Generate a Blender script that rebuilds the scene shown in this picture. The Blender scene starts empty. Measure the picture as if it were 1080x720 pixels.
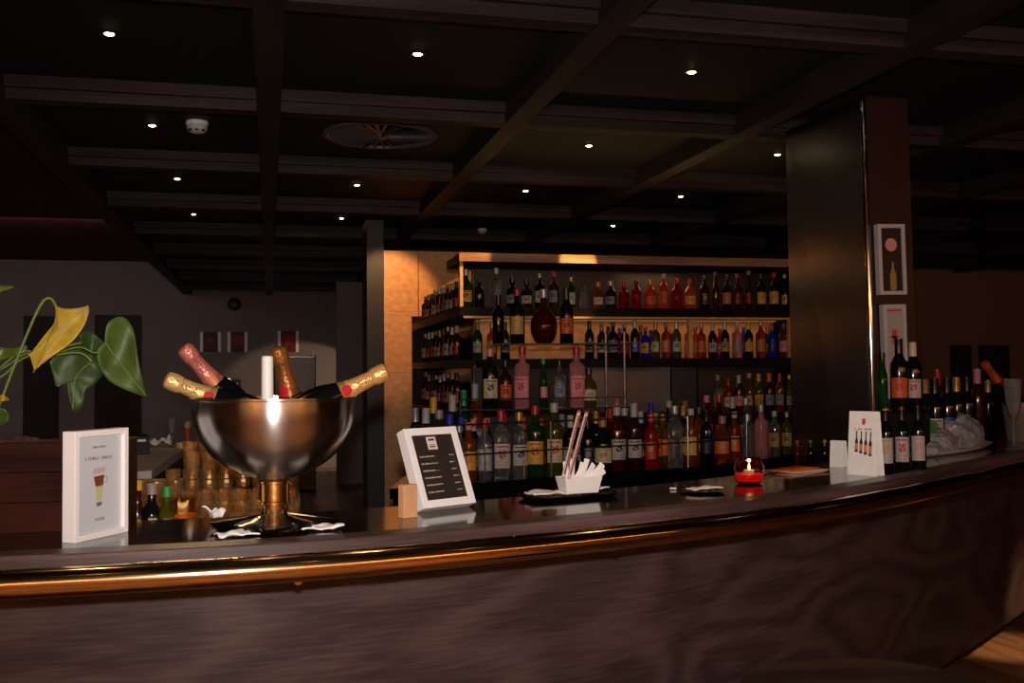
import bpy, bmesh, math, random
from mathutils import Vector, Matrix, noise
PI = math.pi
rnd = random.Random(7)
COL = bpy.context.scene.collection
SC = bpy.context.scene

# ---------------------------------------------------------------- camera
FPX = 1068.0
YAW = math.radians(13.5); PIT = math.atan(33 / 1068); ROLL = 0.008; EYE = 1.49
fw = Vector((math.sin(YAW) * math.cos(PIT), math.cos(YAW) * math.cos(PIT), math.sin(PIT)))
r0 = Vector((math.cos(YAW), -math.sin(YAW), 0)); u0 = r0.cross(fw)
RV = r0 * math.cos(ROLL) - u0 * math.sin(ROLL)
UV_ = r0 * math.sin(ROLL) + u0 * math.cos(ROLL)
CAM = Vector((0, 0, EYE))
def ray(x, y): return fw + RV * ((x - 540) / FPX) - UV_ * ((y - 360) / FPX)
def atz(x, y, z): d = ray(x, y); return CAM + d * ((z - EYE) / d.z)
def aty(x, y, Y): d = ray(x, y); return CAM + d * (Y / d.y)
def atd(x, y, dd): return CAM + ray(x, y) * dd
cam_d = bpy.data.cameras.new('camera'); cam = bpy.data.objects.new('camera', cam_d); COL.objects.link(cam)
cam.matrix_world = Matrix(((RV.x, UV_.x, -fw.x, 0), (RV.y, UV_.y, -fw.y, 0), (RV.z, UV_.z, -fw.z, EYE), (0, 0, 0, 1)))
cam_d.sensor_width = 36; cam_d.lens = 36 * FPX / 1080; cam_d.clip_start = 0.02; cam_d.clip_end = 100
SC.camera = cam

# ---------------------------------------------------------------- materials
def lin(c):
    return tuple(((v / 255) / 12.92 if v / 255 <= .04045 else ((v / 255 + .055) / 1.055) ** 2.4) for v in c) + (1,)
MC = {}
def pm(name, c, rough=.5, metal=0, trans=0, spec=.5, emit=None, es=0, coat=0, ior=1.45, alpha=1, bump=0, bscale=20, vary=0, vscale=6, sub=0):
    if name in MC: return MC[name]
    m = bpy.data.materials.new(name); m.use_nodes = True
    nt = m.node_tree; b = nt.nodes['Principled BSDF']
    b.inputs['Base Color'].default_value = lin(c); b.inputs['Roughness'].default_value = rough
    b.inputs['Metallic'].default_value = metal; b.inputs['Transmission Weight'].default_value = trans
    b.inputs['Specular IOR Level'].default_value = spec; b.inputs['IOR'].default_value = ior
    b.inputs['Coat Weight'].default_value = coat; b.inputs['Coat Roughness'].default_value = .06
    if sub: b.inputs['Subsurface Weight'].default_value = sub
    if emit: b.inputs['Emission Color'].default_value = lin(emit); b.inputs['Emission Strength'].default_value = es
    if bump or vary:
        tc = nt.nodes.new('ShaderNodeTexCoord')
        if bump:
            n = nt.nodes.new('ShaderNodeTexNoise'); n.inputs['Scale'].default_value = bscale
            nt.links.new(tc.outputs['Object'], n.inputs['Vector'])
            bp = nt.nodes.new('ShaderNodeBump'); bp.inputs['Strength'].default_value = bump; bp.inputs['Distance'].default_value = .01
            nt.links.new(n.outputs['Fac'], bp.inputs['Height']); nt.links.new(bp.outputs['Normal'], b.inputs['Normal'])
        if vary:
            n = nt.nodes.new('ShaderNodeTexNoise'); n.inputs['Scale'].default_value = vscale; n.inputs['Detail'].default_value = 4
            nt.links.new(tc.outputs['Object'], n.inputs['Vector'])
            mr = nt.nodes.new('ShaderNodeMapRange'); mr.inputs['From Min'].default_value = .3; mr.inputs['From Max'].default_value = .7
            mr.inputs['To Min'].default_value = 1 - vary; mr.inputs['To Max'].default_value = 1 + vary
            nt.links.new(n.outputs['Fac'], mr.inputs['Value'])
            mx = nt.nodes.new('ShaderNodeVectorMath'); mx.operation = 'SCALE'
            mx.inputs[0].default_value = lin(c)[:3]; nt.links.new(mr.outputs['Result'], mx.inputs['Scale'])
            nt.links.new(mx.outputs['Vector'], b.inputs['Base Color'])
    MC[name] = m
    return m

def wood(name, dark, light, rough=.35, uv=False, su=1.0, sv=6.0, freq=22, coat=0, coord=None, rot=None, contrast=1.0, bump=.05, spec=.5):
    """veneer: contour lines of a stretched noise make cathedral grain"""
    if name in MC: return MC[name]
    m = bpy.data.materials.new(name); m.use_nodes = True
    nt = m.node_tree; b = nt.nodes['Principled BSDF']; L = nt.links.new
    tc = nt.nodes.new('ShaderNodeTexCoord'); mp = nt.nodes.new('ShaderNodeMapping')
    L(tc.outputs['UV' if uv else 'Object'], mp.inputs['Vector'])
    mp.inputs['Scale'].default_value = (su, sv, sv if not uv else 1)
    if rot: mp.inputs['Rotation'].default_value = rot
    n1 = nt.nodes.new('ShaderNodeTexNoise'); n1.inputs['Scale'].default_value = 1; n1.inputs['Detail'].default_value = 1.5
    L(mp.outputs['Vector'], n1.inputs['Vector'])
    mu = nt.nodes.new('ShaderNodeMath'); mu.operation = 'MULTIPLY'; mu.inputs[1].default_value = freq; L(n1.outputs['Fac'], mu.inputs[0])
    si = nt.nodes.new('ShaderNodeMath'); si.operation = 'SINE'; L(mu.outputs[0], si.inputs[0])
    mp2 = nt.nodes.new('ShaderNodeMapping'); L(tc.outputs['UV' if uv else 'Object'], mp2.inputs['Vector'])
    mp2.inputs['Scale'].default_value = (su * 9, sv * 46, (sv * 42) if not uv else 1)
    if rot: mp2.inputs['Rotation'].default_value = rot
    n2 = nt.nodes.new('ShaderNodeTexNoise'); n2.inputs['Scale'].default_value = 1; n2.inputs['Detail'].default_value = 6
    L(mp2.outputs['Vector'], n2.inputs['Vector'])
    a = nt.nodes.new('ShaderNodeMath'); a.operation = 'MULTIPLY_ADD'; L(si.outputs[0], a.inputs[0]); a.inputs[1].default_value = .22 * contrast; L(n2.outputs['Fac'], a.inputs[2])
    cr = nt.nodes.new('ShaderNodeValToRGB'); L(a.outputs[0], cr.inputs['Fac'])
    cr.color_ramp.elements[0].position = .28; cr.color_ramp.elements[0].color = lin(dark)
    cr.color_ramp.elements[1].position = .72; cr.color_ramp.elements[1].color = lin(light)
    L(cr.outputs['Color'], b.inputs['Base Color'])
    b.inputs['Roughness'].default_value = rough; b.inputs['Specular IOR Level'].default_value = spec; b.inputs['Coat Weight'].default_value = coat; b.inputs['Coat Roughness'].default_value = .05
    bp = nt.nodes.new('ShaderNodeBump'); bp.inputs['Strength'].default_value = bump; bp.inputs['Distance'].default_value = .004
    L(n2.outputs['Fac'], bp.inputs['Height']); L(bp.outputs['Normal'], b.inputs['Normal'])
    MC[name] = m
    return m

def label_mat(base, acc):
    """printed label: paper colour, a coloured emblem block, thin rows of print"""
    k = 'label_paper_%s_%s' % ('_'.join(map(str, base)), '_'.join(map(str, acc)))
    if k in MC: return MC[k]
    m = bpy.data.materials.new(k); m.use_nodes = True; nt = m.node_tree; L = nt.links.new; b = nt.nodes['Principled BSDF']
    tc = nt.nodes.new('ShaderNodeTexCoord'); sp = nt.nodes.new('ShaderNodeSeparateXYZ'); L(tc.outputs['UV'], sp.inputs[0])
    def M(op, a, bb=None, c=None):
        n = nt.nodes.new('ShaderNodeMath'); n.operation = op
        for i, v in enumerate((a, bb, c)):
            if v is None: continue
            if isinstance(v, (int, float)): n.inputs[i].default_value = v
            else: L(v, n.inputs[i])
        return n.outputs[0]
    u, v = sp.outputs['X'], sp.outputs['Y']
    du = M('ABSOLUTE', M('SUBTRACT', u, .5)); dv = M('ABSOLUTE', M('SUBTRACT', v, .56))
    nz = nt.nodes.new('ShaderNodeTexNoise'); nz.inputs['Scale'].default_value = 9; L(tc.outputs['UV'], nz.inputs['Vector'])
    emb = M('MULTIPLY', M('MULTIPLY', M('LESS_THAN', du, .22), M('LESS_THAN', dv, .19)), M('GREATER_THAN', nz.outputs['Fac'], .46))
    rows = M('MULTIPLY', M('MULTIPLY', M('LESS_THAN', M('FRACT', M('MULTIPLY', v, 9)), .35), M('LESS_THAN', v, .3)), M('MULTIPLY', M('LESS_THAN', du, .34), M('GREATER_THAN', nz.outputs['Fac'], .42)))
    top = M('MULTIPLY', M('LESS_THAN', M('ABSOLUTE', M('SUBTRACT', v, .88)), .03), M('LESS_THAN', du, .36))
    f = M('MINIMUM', M('ADD', M('ADD', emb, M('MULTIPLY', rows, .6)), top), 1)
    mx = nt.nodes.new('ShaderNodeMix'); mx.data_type = 'RGBA'; L(f, mx.inputs[0]); mx.inputs[6].default_value = lin(base); mx.inputs[7].default_value = lin(acc)
    L(mx.outputs[2], b.inputs['Base Color']); b.inputs['Roughness'].default_value = .55
    MC[k] = m
    return m

# ---------------------------------------------------------------- mesh helpers
def me(name, verts, faces, mat, smooth=False, uvs=None, mats=None, mi=None, ang=None):
    d = bpy.data.meshes.new(name); d.from_pydata([tuple(v) for v in verts], [], faces); d.validate(); d.update()
    for m in (mats or [mat]): d.materials.append(m)
    if mi:
        for p, i in zip(d.polygons, mi): p.material_index = i
    if uvs:
        l = d.uv_layers.new(name='UVMap')
        for p in d.polygons:
            for li in p.loop_indices: l.data[li].uv = uvs[d.loops[li].vertex_index]
    if smooth:
        for p in d.polygons: p.use_smooth = True
        if ang: 
            try: d.set_sharp_from_angle(angle=math.radians(ang))
            except Exception: pass
    return d
def ob(name, d, parent=None, loc=None, rot=None):
    o = bpy.data.objects.new(name, d); COL.objects.link(o)
    if parent: o.parent = parent
    if loc is not None: o.location = loc
    if rot is not None: o.rotation_euler = rot
    return o
def tag(o, label, cat, group=None, kind=None):
    o['label'] = label; o['category'] = cat
    if group: o['group'] = group
    if kind: o['kind'] = kind
    return o
def thing(name, label, cat, loc=(0, 0, 0), rz=0, group=None):
    o = bpy.data.objects.new(name, None); COL.objects.link(o); o.location = loc; o.rotation_euler = (0, 0, rz)
    o.empty_display_size = .05
    return tag(o, label, cat, group)
def struct(name, d, **k):
    o = ob(name, d, **k); o['kind'] = 'structure'; return o

class MB:
    """collects shapes of ONE part"""
    def __init__(s): s.v = []; s.f = []
    def add(s, v, f):
        n = len(s.v); s.v += [Vector(p) for p in v]; s.f += [tuple(i + n for i in q) for q in f]; return s
    def box(s, a, b, M=None):
        x0, y0, z0 = a; x1, y1, z1 = b
        v = [Vector(p) for p in ((x0, y0, z0), (x1, y0, z0), (x1, y1, z0), (x0, y1, z0), (x0, y0, z1), (x1, y0, z1), (x1, y1, z1), (x0, y1, z1))]
        if M: v = [M @ p for p in v]
        return s.add(v, [(0, 3, 2, 1), (4, 5, 6, 7), (0, 1, 5, 4), (1, 2, 6, 5), (2, 3, 7, 6), (3, 0, 4, 7)])
    def tube(s, pts, r, n=10, cap=True):
        pts = [Vector(p) for p in pts]; R = r if isinstance(r, (list, tuple)) else [r] * len(pts)
        v = []; f = []; up = None
        for i, p in enumerate(pts):
            t = (pts[min(i + 1, len(pts) - 1)] - pts[max(i - 1, 0)]).normalized()
            if up is None: up = t.orthogonal().normalized()
            up = (up - t * up.dot(t)).normalized(); w = t.cross(up)
            for k in range(n):
                a = 2 * PI * k / n; v.append(p + (up * math.cos(a) + w * math.sin(a)) * R[i])
        for i in range(len(pts) - 1):
            for k in range(n):
                k2 = (k + 1) % n; f.append((i * n + k, i * n + k2, (i + 1) * n + k2, (i + 1) * n + k))
        if cap: f.append(tuple(range(n))[::-1]); f.append(tuple((len(pts) - 1) * n + k for k in range(n)))
        return s.add(v, f)
    def prism(s, poly, z0, z1):
        n = len(poly); v = [Vector((x, y, z0)) for x, y in poly] + [Vector((x, y, z1)) for x, y in poly]
        f = [tuple(range(n))[::-1], tuple(range(n, 2 * n))] + [(i, (i + 1) % n, n + (i + 1) % n, n + i) for i in range(n)]
        return s.add(v, f)
    def build(s, name, mat, parent=None, smooth=False, loc=None, rot=None, ang=35, bevel=0, M=None):
        v = [M @ p for p in s.v] if M else s.v
        d = me(name, v, s.f, mat, smooth, ang=ang); o = ob(name, d, parent, loc, rot)
        if bevel:
            b = o.modifiers.new('bevel', 'BEVEL'); b.width = bevel; b.segments = 2; b.limit_method = 'ANGLE'
        return o
def lathe(prof, n=24, sq=None, sx=1, sy=1):
    """profile of (radius, z); sq: squareness of the section below given z"""
    v = []; f = []
    for r, z in prof:
        for k in range(n):
            a = 2 * PI * (k + .5) / n; c, s_ = math.cos(a), math.sin(a); q = 1
            if sq and z < sq[1]:
                p = sq[0]; q = (abs(c) ** p + abs(s_) ** p) ** (-1 / p)
            v.append(Vector((r * q * c * sx, r * q * s_ * sy, z)))
    m = len(prof)
    for i in range(m - 1):
        for k in range(n):
            k2 = (k + 1) % n; f.append((i * n + k, i * n + k2, (i + 1) * n + k2, (i + 1) * n + k))
    if prof[0][0] > 0: f.append(tuple(range(n))[::-1])
    if prof[-1][0] > 0: f.append(tuple((m - 1) * n + k for k in range(n)))
    return v, f
def lathe_ob(name, prof, mat, parent=None, n=24, ang=40, **k):
    v, f = lathe(prof, n); return ob(name, me(name, v, f, mat, True, ang=ang), parent, **k)
def box(name, a, b, mat, parent=None, bevel=0, st=False):
    o = MB().box(a, b).build(name, mat, parent, bevel=bevel)
    if st: o['kind'] = 'structure'
    return o
def spline(P, n=12):
    P = [Vector(p).to_2d() if len(p) == 2 else Vector(p) for p in P]; out = []
    for i in range(len(P) - 1):
        a, b, c, d = P[max(i - 1, 0)], P[i], P[i + 1], P[min(i + 2, len(P) - 1)]
        for j in range(n):
            t = j / n
            out.append(.5 * ((2 * b) + (c - a) * t + (2 * a - 5 * b + 4 * c - d) * t * t + (3 * b - a - 3 * c + d) * t ** 3))
    out.append(P[-1]); return out
def sweep(path, prof, closed=True):
    """path: 2D points; prof: (outward offset, z). outward = right of travel. returns verts, faces, uvs"""
    v = []; f = []; uv = []; n = len(prof); s_ = 0
    for i, p in enumerate(path):
        t = (path[min(i + 1, len(path) - 1)] - path[max(i - 1, 0)]).normalized(); nn = Vector((t.y, -t.x))
        if i: s_ += (p - path[i - 1]).length
        w = 0
        for j, (o, z) in enumerate(prof):
            if j: w += math.hypot(o - prof[j - 1][0], z - prof[j - 1][1])
            q = p + nn * o; v.append(Vector((q.x, q.y, z))); uv.append((s_, w))
    for i in range(len(path) - 1):
        for j in range(n if closed else n - 1):
            j2 = (j + 1) % n; f.append((i * n + j, i * n + j2, (i + 1) * n + j2, (i + 1) * n + j))
    if closed: f.append(tuple(range(n))[::-1]); f.append(tuple((len(path) - 1) * n + j for j in range(n)))
    return v, f, uv
def stroke(mb, pts, w, nrm):
    """flat ribbon on a surface, tiny thickness"""
    nrm = Vector(nrm).normalized()
    for a, b in zip(pts[:-1], pts[1:]):
        a = Vector(a); b = Vector(b); t = (b - a).normalized(); s_ = t.cross(nrm) * w / 2
        v = [a - s_, a + s_, b + s_, b - s_]; v += [p + nrm * .0004 for p in v]
        mb.add(v, [(0, 1, 2, 3), (7, 6, 5, 4), (0, 4, 5, 1), (1, 5, 6, 2), (2, 6, 7, 3), (3, 7, 4, 0)])
TXT = {}
def text_geo(s, size):
    c = bpy.data.curves.new('t', 'FONT'); c.body = s; c.size = size; c.align_x = 'CENTER'; c.align_y = 'CENTER'; c.resolution_u = 2
    o = bpy.data.objects.new('t', c); COL.objects.link(o)
    dg = bpy.context.evaluated_depsgraph_get(); m = o.evaluated_get(dg).to_mesh()
    v = [p.co.copy() for p in m.vertices]; f = [tuple(p.vertices) for p in m.polygons]
    o.evaluated_get(dg).to_mesh_clear(); bpy.data.objects.remove(o); bpy.data.curves.remove(c)
    return v, f
def scribble(mb, O, ex, ey, nrm, width, h, w, rr):
    """a row of small unreadable hand letters"""
    x = 0; O = Vector(O)
    while x < width:
        L_ = rr.uniform(.6, 1.3) * h; k = rr.choice((0, 1, 2))
        pts = {0: [(0, 0), (0, 1), (.6, .4), (.6, 0)], 1: [(.6, .9), (0, .6), (.1, .1), (.6, .1)], 2: [(0, .8), (.3, 0), (.6, .8)]}[k]
        if rr.random() > .12: stroke(mb, [O + ex * (x + px * L_ * .8) + ey * (py * h) for px, py in pts], w, nrm)
        x += L_ * .75

# ---------------------------------------------------------------- common materials
M_walnut = wood('walnut_front', (54, 42, 41), (80, 63, 62), .42, uv=True, su=.8, sv=2.4, freq=60, contrast=.7, spec=.25, bump=.02)
M_top = wood('counter_lacquered_wood', (22, 12, 10), (44, 27, 22), .1, uv=True, su=.8, sv=5, freq=20, coat=0, bump=.01)
M_edge = wood('counter_edge_wood', (62, 46, 44), (104, 80, 78), .38, uv=True, su=.8, sv=9, freq=22)
M_beam = wood('ceiling_beam_wood', (31, 25, 25), (54, 44, 44), .55, su=.6, sv=9, freq=14, spec=.2)
M_beam_shaded = wood('ceiling_beam_wood_shaded', (22, 16, 15), (38, 28, 26), .6, su=9, sv=.8, freq=14)  # same beam wood darkened; shade of the long beams put into its colour
M_ceil = pm('ceiling_dark_panel', (12, 9, 8), .7, vary=.2, vscale=2)
M_brass = pm('polished_brass', (232, 196, 146), .14, 1)
M_brassw = pm('worn_brass', (236, 190, 116), .2, 1, bump=.05, bscale=60)
M_silver = pm('hammered_silver', (200, 196, 192), .24, 1, bump=.3, bscale=7)
def spun(m, an=.75):
    nt = m.node_tree; b = nt.nodes['Principled BSDF']; tg = nt.nodes.new('ShaderNodeTangent'); tg.direction_type = 'RADIAL'; tg.axis = 'Z'
    b.inputs['Anisotropic'].default_value = an; b.inputs['Anisotropic Rotation'].default_value = .25; nt.links.new(tg.outputs[0], b.inputs['Tangent']); return m
spun(M_silver, .8)
M_chrome = pm('chrome', (215, 215, 215), .08, 1)
M_steel = pm('brushed_steel', (120, 118, 118), .24, 1)
M_black = pm('black_lacquer', (12, 11, 11), .2)
M_blackm = pm('matt_black', (14, 13, 13), .6)
M_white = pm('white_paint', (250, 245, 242), .4)
M_paper = pm('white_paper', (250, 244, 238), .8, vary=.04, vscale=30)
M_porc = pm('white_porcelain', (244, 240, 236), .15, coat=.4)
M_wallg = pm('grey_plaster', (132, 124, 124), .85, vary=.05, vscale=1.5)
M_ambw = wood('honey_oak_panel', (172, 118, 66), (206, 152, 94), .45, su=2, sv=.6, freq=5, contrast=.35)
M_dwood = wood('dark_planter_wood', (26, 10, 6), (60, 26, 18), .6, su=.8, sv=8, freq=18, spec=.06)
M_glass = pm('clear_glass', (245, 245, 245), .02, 0, 1, ior=1.35)

# ---------------------------------------------------------------- room shell
RB = 16.5
fl = MB().box((-9, -5, -.05), (14, 17, 0)).build('floor', wood('oak_floor_boards', (120, 84, 60), (168, 124, 92), .4, su=10, sv=.8, freq=12)); fl['kind'] = 'structure'
xr = aty(355, 400, RB).x
box('wall_back', (-8.5, RB, 0), (xr, RB + .1, 3.3), M_wallg, st=True)
xa, xb = aty(355, 400, 14).x, aty(396, 400, 14).x; RX = xa
box('wall_back_return', (xa, 14, 0), (xb + .5, 14.12, 2.86), M_wallg, st=True)
box('wall_right_back', (4.2, 11.5, 0), (13.5, 11.6, 2.95), pm('brown_plaster', (128, 96, 82), .85, vary=.06, vscale=1.2), st=True)
box('wall_left', (-8.6, -4, 0), (-8.5, RB, 3.3), M_wallg, st=True)
box('wall_right', (13.5, -4, 0), (13.6, 11.6, 3.3), pm('brown_plaster', (92, 62, 54), .85), st=True)
box('wall_front', (-8.5, -4.1, 0), (13.5, -4, 3.3), pm('ochre_plaster', (200, 166, 130), .8, vary=.08, vscale=2), st=True)
box('ceiling', (-1.3, -4, 2.86), (13.5, RB, 2.92), M_ceil, st=True)
box('ceiling_side', (-8.5, -4, 3.25), (-1.2, RB, 3.3), pm('dark_red_ceiling', (74, 16, 16), .8), st=True)
XB = [-1.22, 0, 1.22, 2.48, 3.75, 5.0, 6.25, 7.5, 8.75, 10]
YB = [2.02 + 1.5 * i for i in range(-3, 10)]
tn = 1
for x in XB:
    w = .055
    o = MB().box((x - w, -3.9, 2.75), (x + w, RB, 2.86)).build('trim_%d' % tn, M_beam_shaded); o['kind'] = 'structure'; tn += 1
o = MB().box((-1.3, -3.9, 2.752), (-1.25, RB, 3.25)).build('trim_%d' % tn, M_beam_shaded); o['kind'] = 'structure'; tn += 1
for y in YB:
    m = MB()
    for xa_, xb_ in zip(XB[:-1], XB[1:]):
        m.box((xa_ + .055, y - .05, 2.755), (xb_ - .055, y + .05, 2.805))
        m.box((xa_ + .055, y - .075, 2.8055), (xb_ - .055, y + .075, 2.8595))
    o = m.build('trim_%d' % tn, M_beam); o['kind'] = 'structure'; tn += 1
for i, (xA, xB_, yt) in enumerate(((25, 62, 333), (100, 149, 332))):
    a = aty(xA, yt, RB - .03); b = aty(xB_, yt, RB - .03)
    box('door_%d' % (i + 1), (a.x, RB - .04, .01), (b.x, RB, a.z), pm('dark_brown_door', (26, 12, 12), .6), st=True)
for i, (xA, xB_, yt, c) in enumerate(((1004, 1024, 364, (28, 20, 18)), (1034, 1064, 364, (24, 20, 18)), (962, 975, 358, (130, 88, 60)))):
    a = aty(xA, yt, 11.46); b = aty(xB_, yt, 11.46)
    box('door_%d' % (i + 3), (a.x, 11.45, .01), (b.x, 11.5, a.z), pm('door_leaf_%d' % i, c, .6), st=True)

# ceiling lights
def downlight(x, y, where, e=4, ss=1.5, aim=None):
    t = thing('ceiling_spotlight', 'tiny recessed ceiling spotlight ' + where, 'spotlight', (x, y, 2.86), group='recessed ceiling spotlights')
    lathe_ob('ring', [(.022, 0), (.034, 0), (.034, -.004), (.024, -.006), (.022, 0)], M_steel, t, 16)
    lathe_ob('bulb', [(0, -.010), (.012, -.009), (.018, -.004), (.018, -.001)], pm('halogen_bulb', (255, 240, 210), emit=(255, 222, 170), es=26), t, 12)
    l = bpy.data.lights.new('spot_glow', 'SPOT'); l.energy = e; l.color = (1, .62, .3); l.spot_size = ss; l.spot_blend = .8; l.shadow_soft_size = .03
    lo = bpy.data.objects.new('spot_glow', l); COL.objects.link(lo); lo.parent = t; lo.location = (0, 0, -.03)
    if aim: lo.rotation_euler = (aim - Vector((x, y, 2.83))).to_track_quat('-Z', 'Y').to_euler()
colw = {-.62: 'in the leftmost coffer column', .62: 'in the second coffer column from the left', 1.88: 'in the third coffer column from the left', 3.13: 'in the fourth coffer column from the left', 6.9: 'at the far right above the wine bottles'}
roww = {4.27: 'nearest the camera', 5.8: 'second from the front', 7.35: 'third from the front', 8.95: 'fourth from the front', 8.3: 'alone'}
for x, y in [(-.62, 4.27), (-.62, 5.8), (-.62, 7.35), (-.62, 8.95), (.62, 4.27), (.62, 7.35), (.62, 8.95), (1.88, 4.27), (1.88, 5.8), (1.88, 7.35), (3.13, 5.8), (3.13, 7.35), (3.13, 8.95), (6.9, 8.3)]:
    downlight(x, y, colw[x] + ', ' + roww[y])

for x, y, nm in ((-.62, 2.77, 'above the counter on the left'), (.62, 2.77, 'above the counter in the middle'), (1.88, 2.77, 'above the counter on the right'), (-.62, .9, 'left of the photographer'), (.62, .9, 'above the photographer'), (1.88, .9, 'right of the photographer'), (3.13, 2.77, 'over the right bend of the counter')):
    downlight(x, y, nm, 180 if y < 1 else 4, .8 if y < 1 else 1.5)
downlight(5.63, 2.77, 'added unseen to light the floor right of the bar', 480, .20, Vector((3.84, 4.74, 0)))  # unseen spotlight added and aimed to brighten the floor patch by the bar
# smoke detectors and round diffuser
def detector(p, label, s=1):
    t = thing('smoke_detector', label, 'smoke detector', p)
    lathe_ob('base', [(0, 0), (.05 * s, 0), (.052 * s, -.012 * s), (.05 * s, -.018 * s), (0, -.018 * s)], M_white, t, 24)
    lathe_ob('sensor_head', [(.046 * s, -.018 * s), (.046 * s, -.035 * s), (.034 * s, -.05 * s), (.018 * s, -.056 * s), (0, -.056 * s)], pm('off_white_plastic', (205, 196, 190), .5), t, 24)
    m = MB()
    for k in range(8):
        a = k * PI / 4; m.box((-.006, .038, -.05), (.006, .044, -.04), Matrix.Rotation(a, 4, 'Z') @ Matrix.Scale(s, 4))
    m.build('vent_slots', M_blackm, t)
p = atz(208, 136, 2.82); detector((p.x, p.y, 2.86), 'white round smoke detector on the dark ceiling left of the middle beam', 1.15)
p = atz(499, 250, 2.84); detector((p.x, 9.4, 2.86), 'small grey smoke detector far back on the ceiling above the shelf canopy', .9)
p = atz(399, 145, 2.84)
t = thing('ceiling_diffuser', 'large round slotted air diffuser in the dark coffered ceiling', 'air vent', (.62, 5.78, 2.86))
lathe_ob('rim', [(.29, 0), (.325, -.001), (.325, -.012), (.3, -.018), (.29, -.012), (.29, 0)], pm('diffuser_grey', (104, 96, 98), .4, .4), t, 48)
m = MB()
for k in range(32):
    a = 2 * PI * k / 32; M_ = Matrix.Rotation(a, 4, 'Z') @ Matrix.Rotation(.35, 4, 'X')
    m.box((.05, -.011, -.012), (.29, .011, -.009), M_)
m.build('vane_ring', pm('diffuser_grey', (104, 96, 98), .4, .4), t)
lathe_ob('hub', [(0, -.002), (.05, -.002), (.05, -.018), (.03, -.024), (0, -.024)], pm('diffuser_grey', (104, 96, 98)), t, 20)
MB().box((-.008, -.3, -.02), (.008, .3, -.013)).build('cross_bar', M_blackm, t, rot=(0, 0, .25))

# far wall pictures etc
for (x0, x1, y0, y1, c, lab) in ((211, 233, 350, 371, (96, 42, 22), 'small white-edged picture with a brown print, leftmost on the grey far wall'),
                            (240, 261, 350, 371, (92, 26, 28), 'small white-edged picture with a dark red print, between two others on far wall'),
                            (293, 315, 349, 371, (128, 22, 30), 'small white-edged picture with a bright red print, rightmost on grey far wall')):
    a = aty(x0, y0, RB - .02); b = aty(x1, y1, RB - .02); w = (b.x - a.x) / 2; h = (a.z - b.z) / 2
    t = thing('wall_picture', lab, 'picture', ((a.x + b.x) / 2, RB - .001, (a.z + b.z) / 2), group='red pictures on the far wall')
    MB().box((-w, -.03, -h), (-w + .045, 0, h)).build('frame_side', M_white, t); MB().box((w - .045, -.03, -h), (w, 0, h)).build('frame_side', M_white, t)
    MB().box((-w + .045, -.02, -h), (w - .045, -.002, h)).build('print', pm('print_%d' % c[0], c, .6, vary=.5, vscale=9), t)
    MB().tube([(0, -.0201, .03), (0, -.023, .03)], .09 if x0 != 211 else .05, 18).build('print_motif', pm('motif_%d' % c[1], (c[0] + 40, c[1] + 25, c[2] + 25), .6), t)
p = aty(247, 321, RB)
t = thing('wall_speaker', 'small round black loudspeaker high on the grey far wall', 'speaker', (p.x, RB - .001, p.z))
MB().tube([(0, 0, 0), (0, -.05, 0), (0, -.07, 0)], [.1, .1, .07], 20).build('housing', M_blackm, t, smooth=True)
MB().tube([(0, -.0705, 0), (0, -.074, 0)], [.06, .05], 16).build('grille', pm('grille_grey', (40, 36, 36), .5), t)
p = aty(249, 405, RB)
t = thing('wall_switch', 'small dark switch box with a pale button on far wall', 'switch', (p.x, RB - .001, p.z))
MB().box((-.07, -.04, -.07), (.07, 0, .07)).build('box', pm('dark_plastic', (42, 30, 34), .5), t, bevel=.005)
MB().tube([(0.01, -.0401, 0), (.01, -.055, 0)], .022, 12).build('button', M_white, t)
# steel fridge
a = aty(289, 375, 13); b = aty(333, 375, 13)
t = thing('steel_cabinet', 'tall brushed steel cabinet far behind the champagne bowl', 'cabinet', ((a.x + b.x) / 2, 13, 0)); w = (b.x - a.x) / 2
MB().box((-w, 0, .05), (w, .5, a.z)).build('body', M_steel, t, bevel=.01)
MB().box((-w + .01, -.03, .08), (w - .01, -.001, a.z - .02)).build('door', pm('satin_steel', (96, 88, 84), .4, .6), t, bevel=.006)
MB().box((-w, .05, 0), (w, .45, .0499)).build('plinth', M_black, t)
MB().tube([(w - .02, -.05, a.z + .03), (w - .02, -.001, a.z + .03)], .03, 12).build('hinge_cap', M_white, t)

# post and oak partition behind the side shelves
a = aty(387, 300, 8.3); b = aty(405, 300, 8.3); c = aty(462, 265, 8.3)
box('wall_post', (a.x, 8.3, 0), (b.x - .002, 8.7, 2.75), pm('black_post', (22, 17, 16), .5), st=True)
m = MB(); zt = c.z
for i in range(5):
    z0, z1 = i * zt / 5 + .001, (i + 1) * zt / 5 - .001
    for xa_, xb_ in ((b.x, b.x + .28), (b.x + .286, c.x + .35)): m.box((xa_, 8.3, z0), (xb_, 8.36, z1))
o = m.build('wall_partition', M_ambw); o['kind'] = 'structure'

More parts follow.
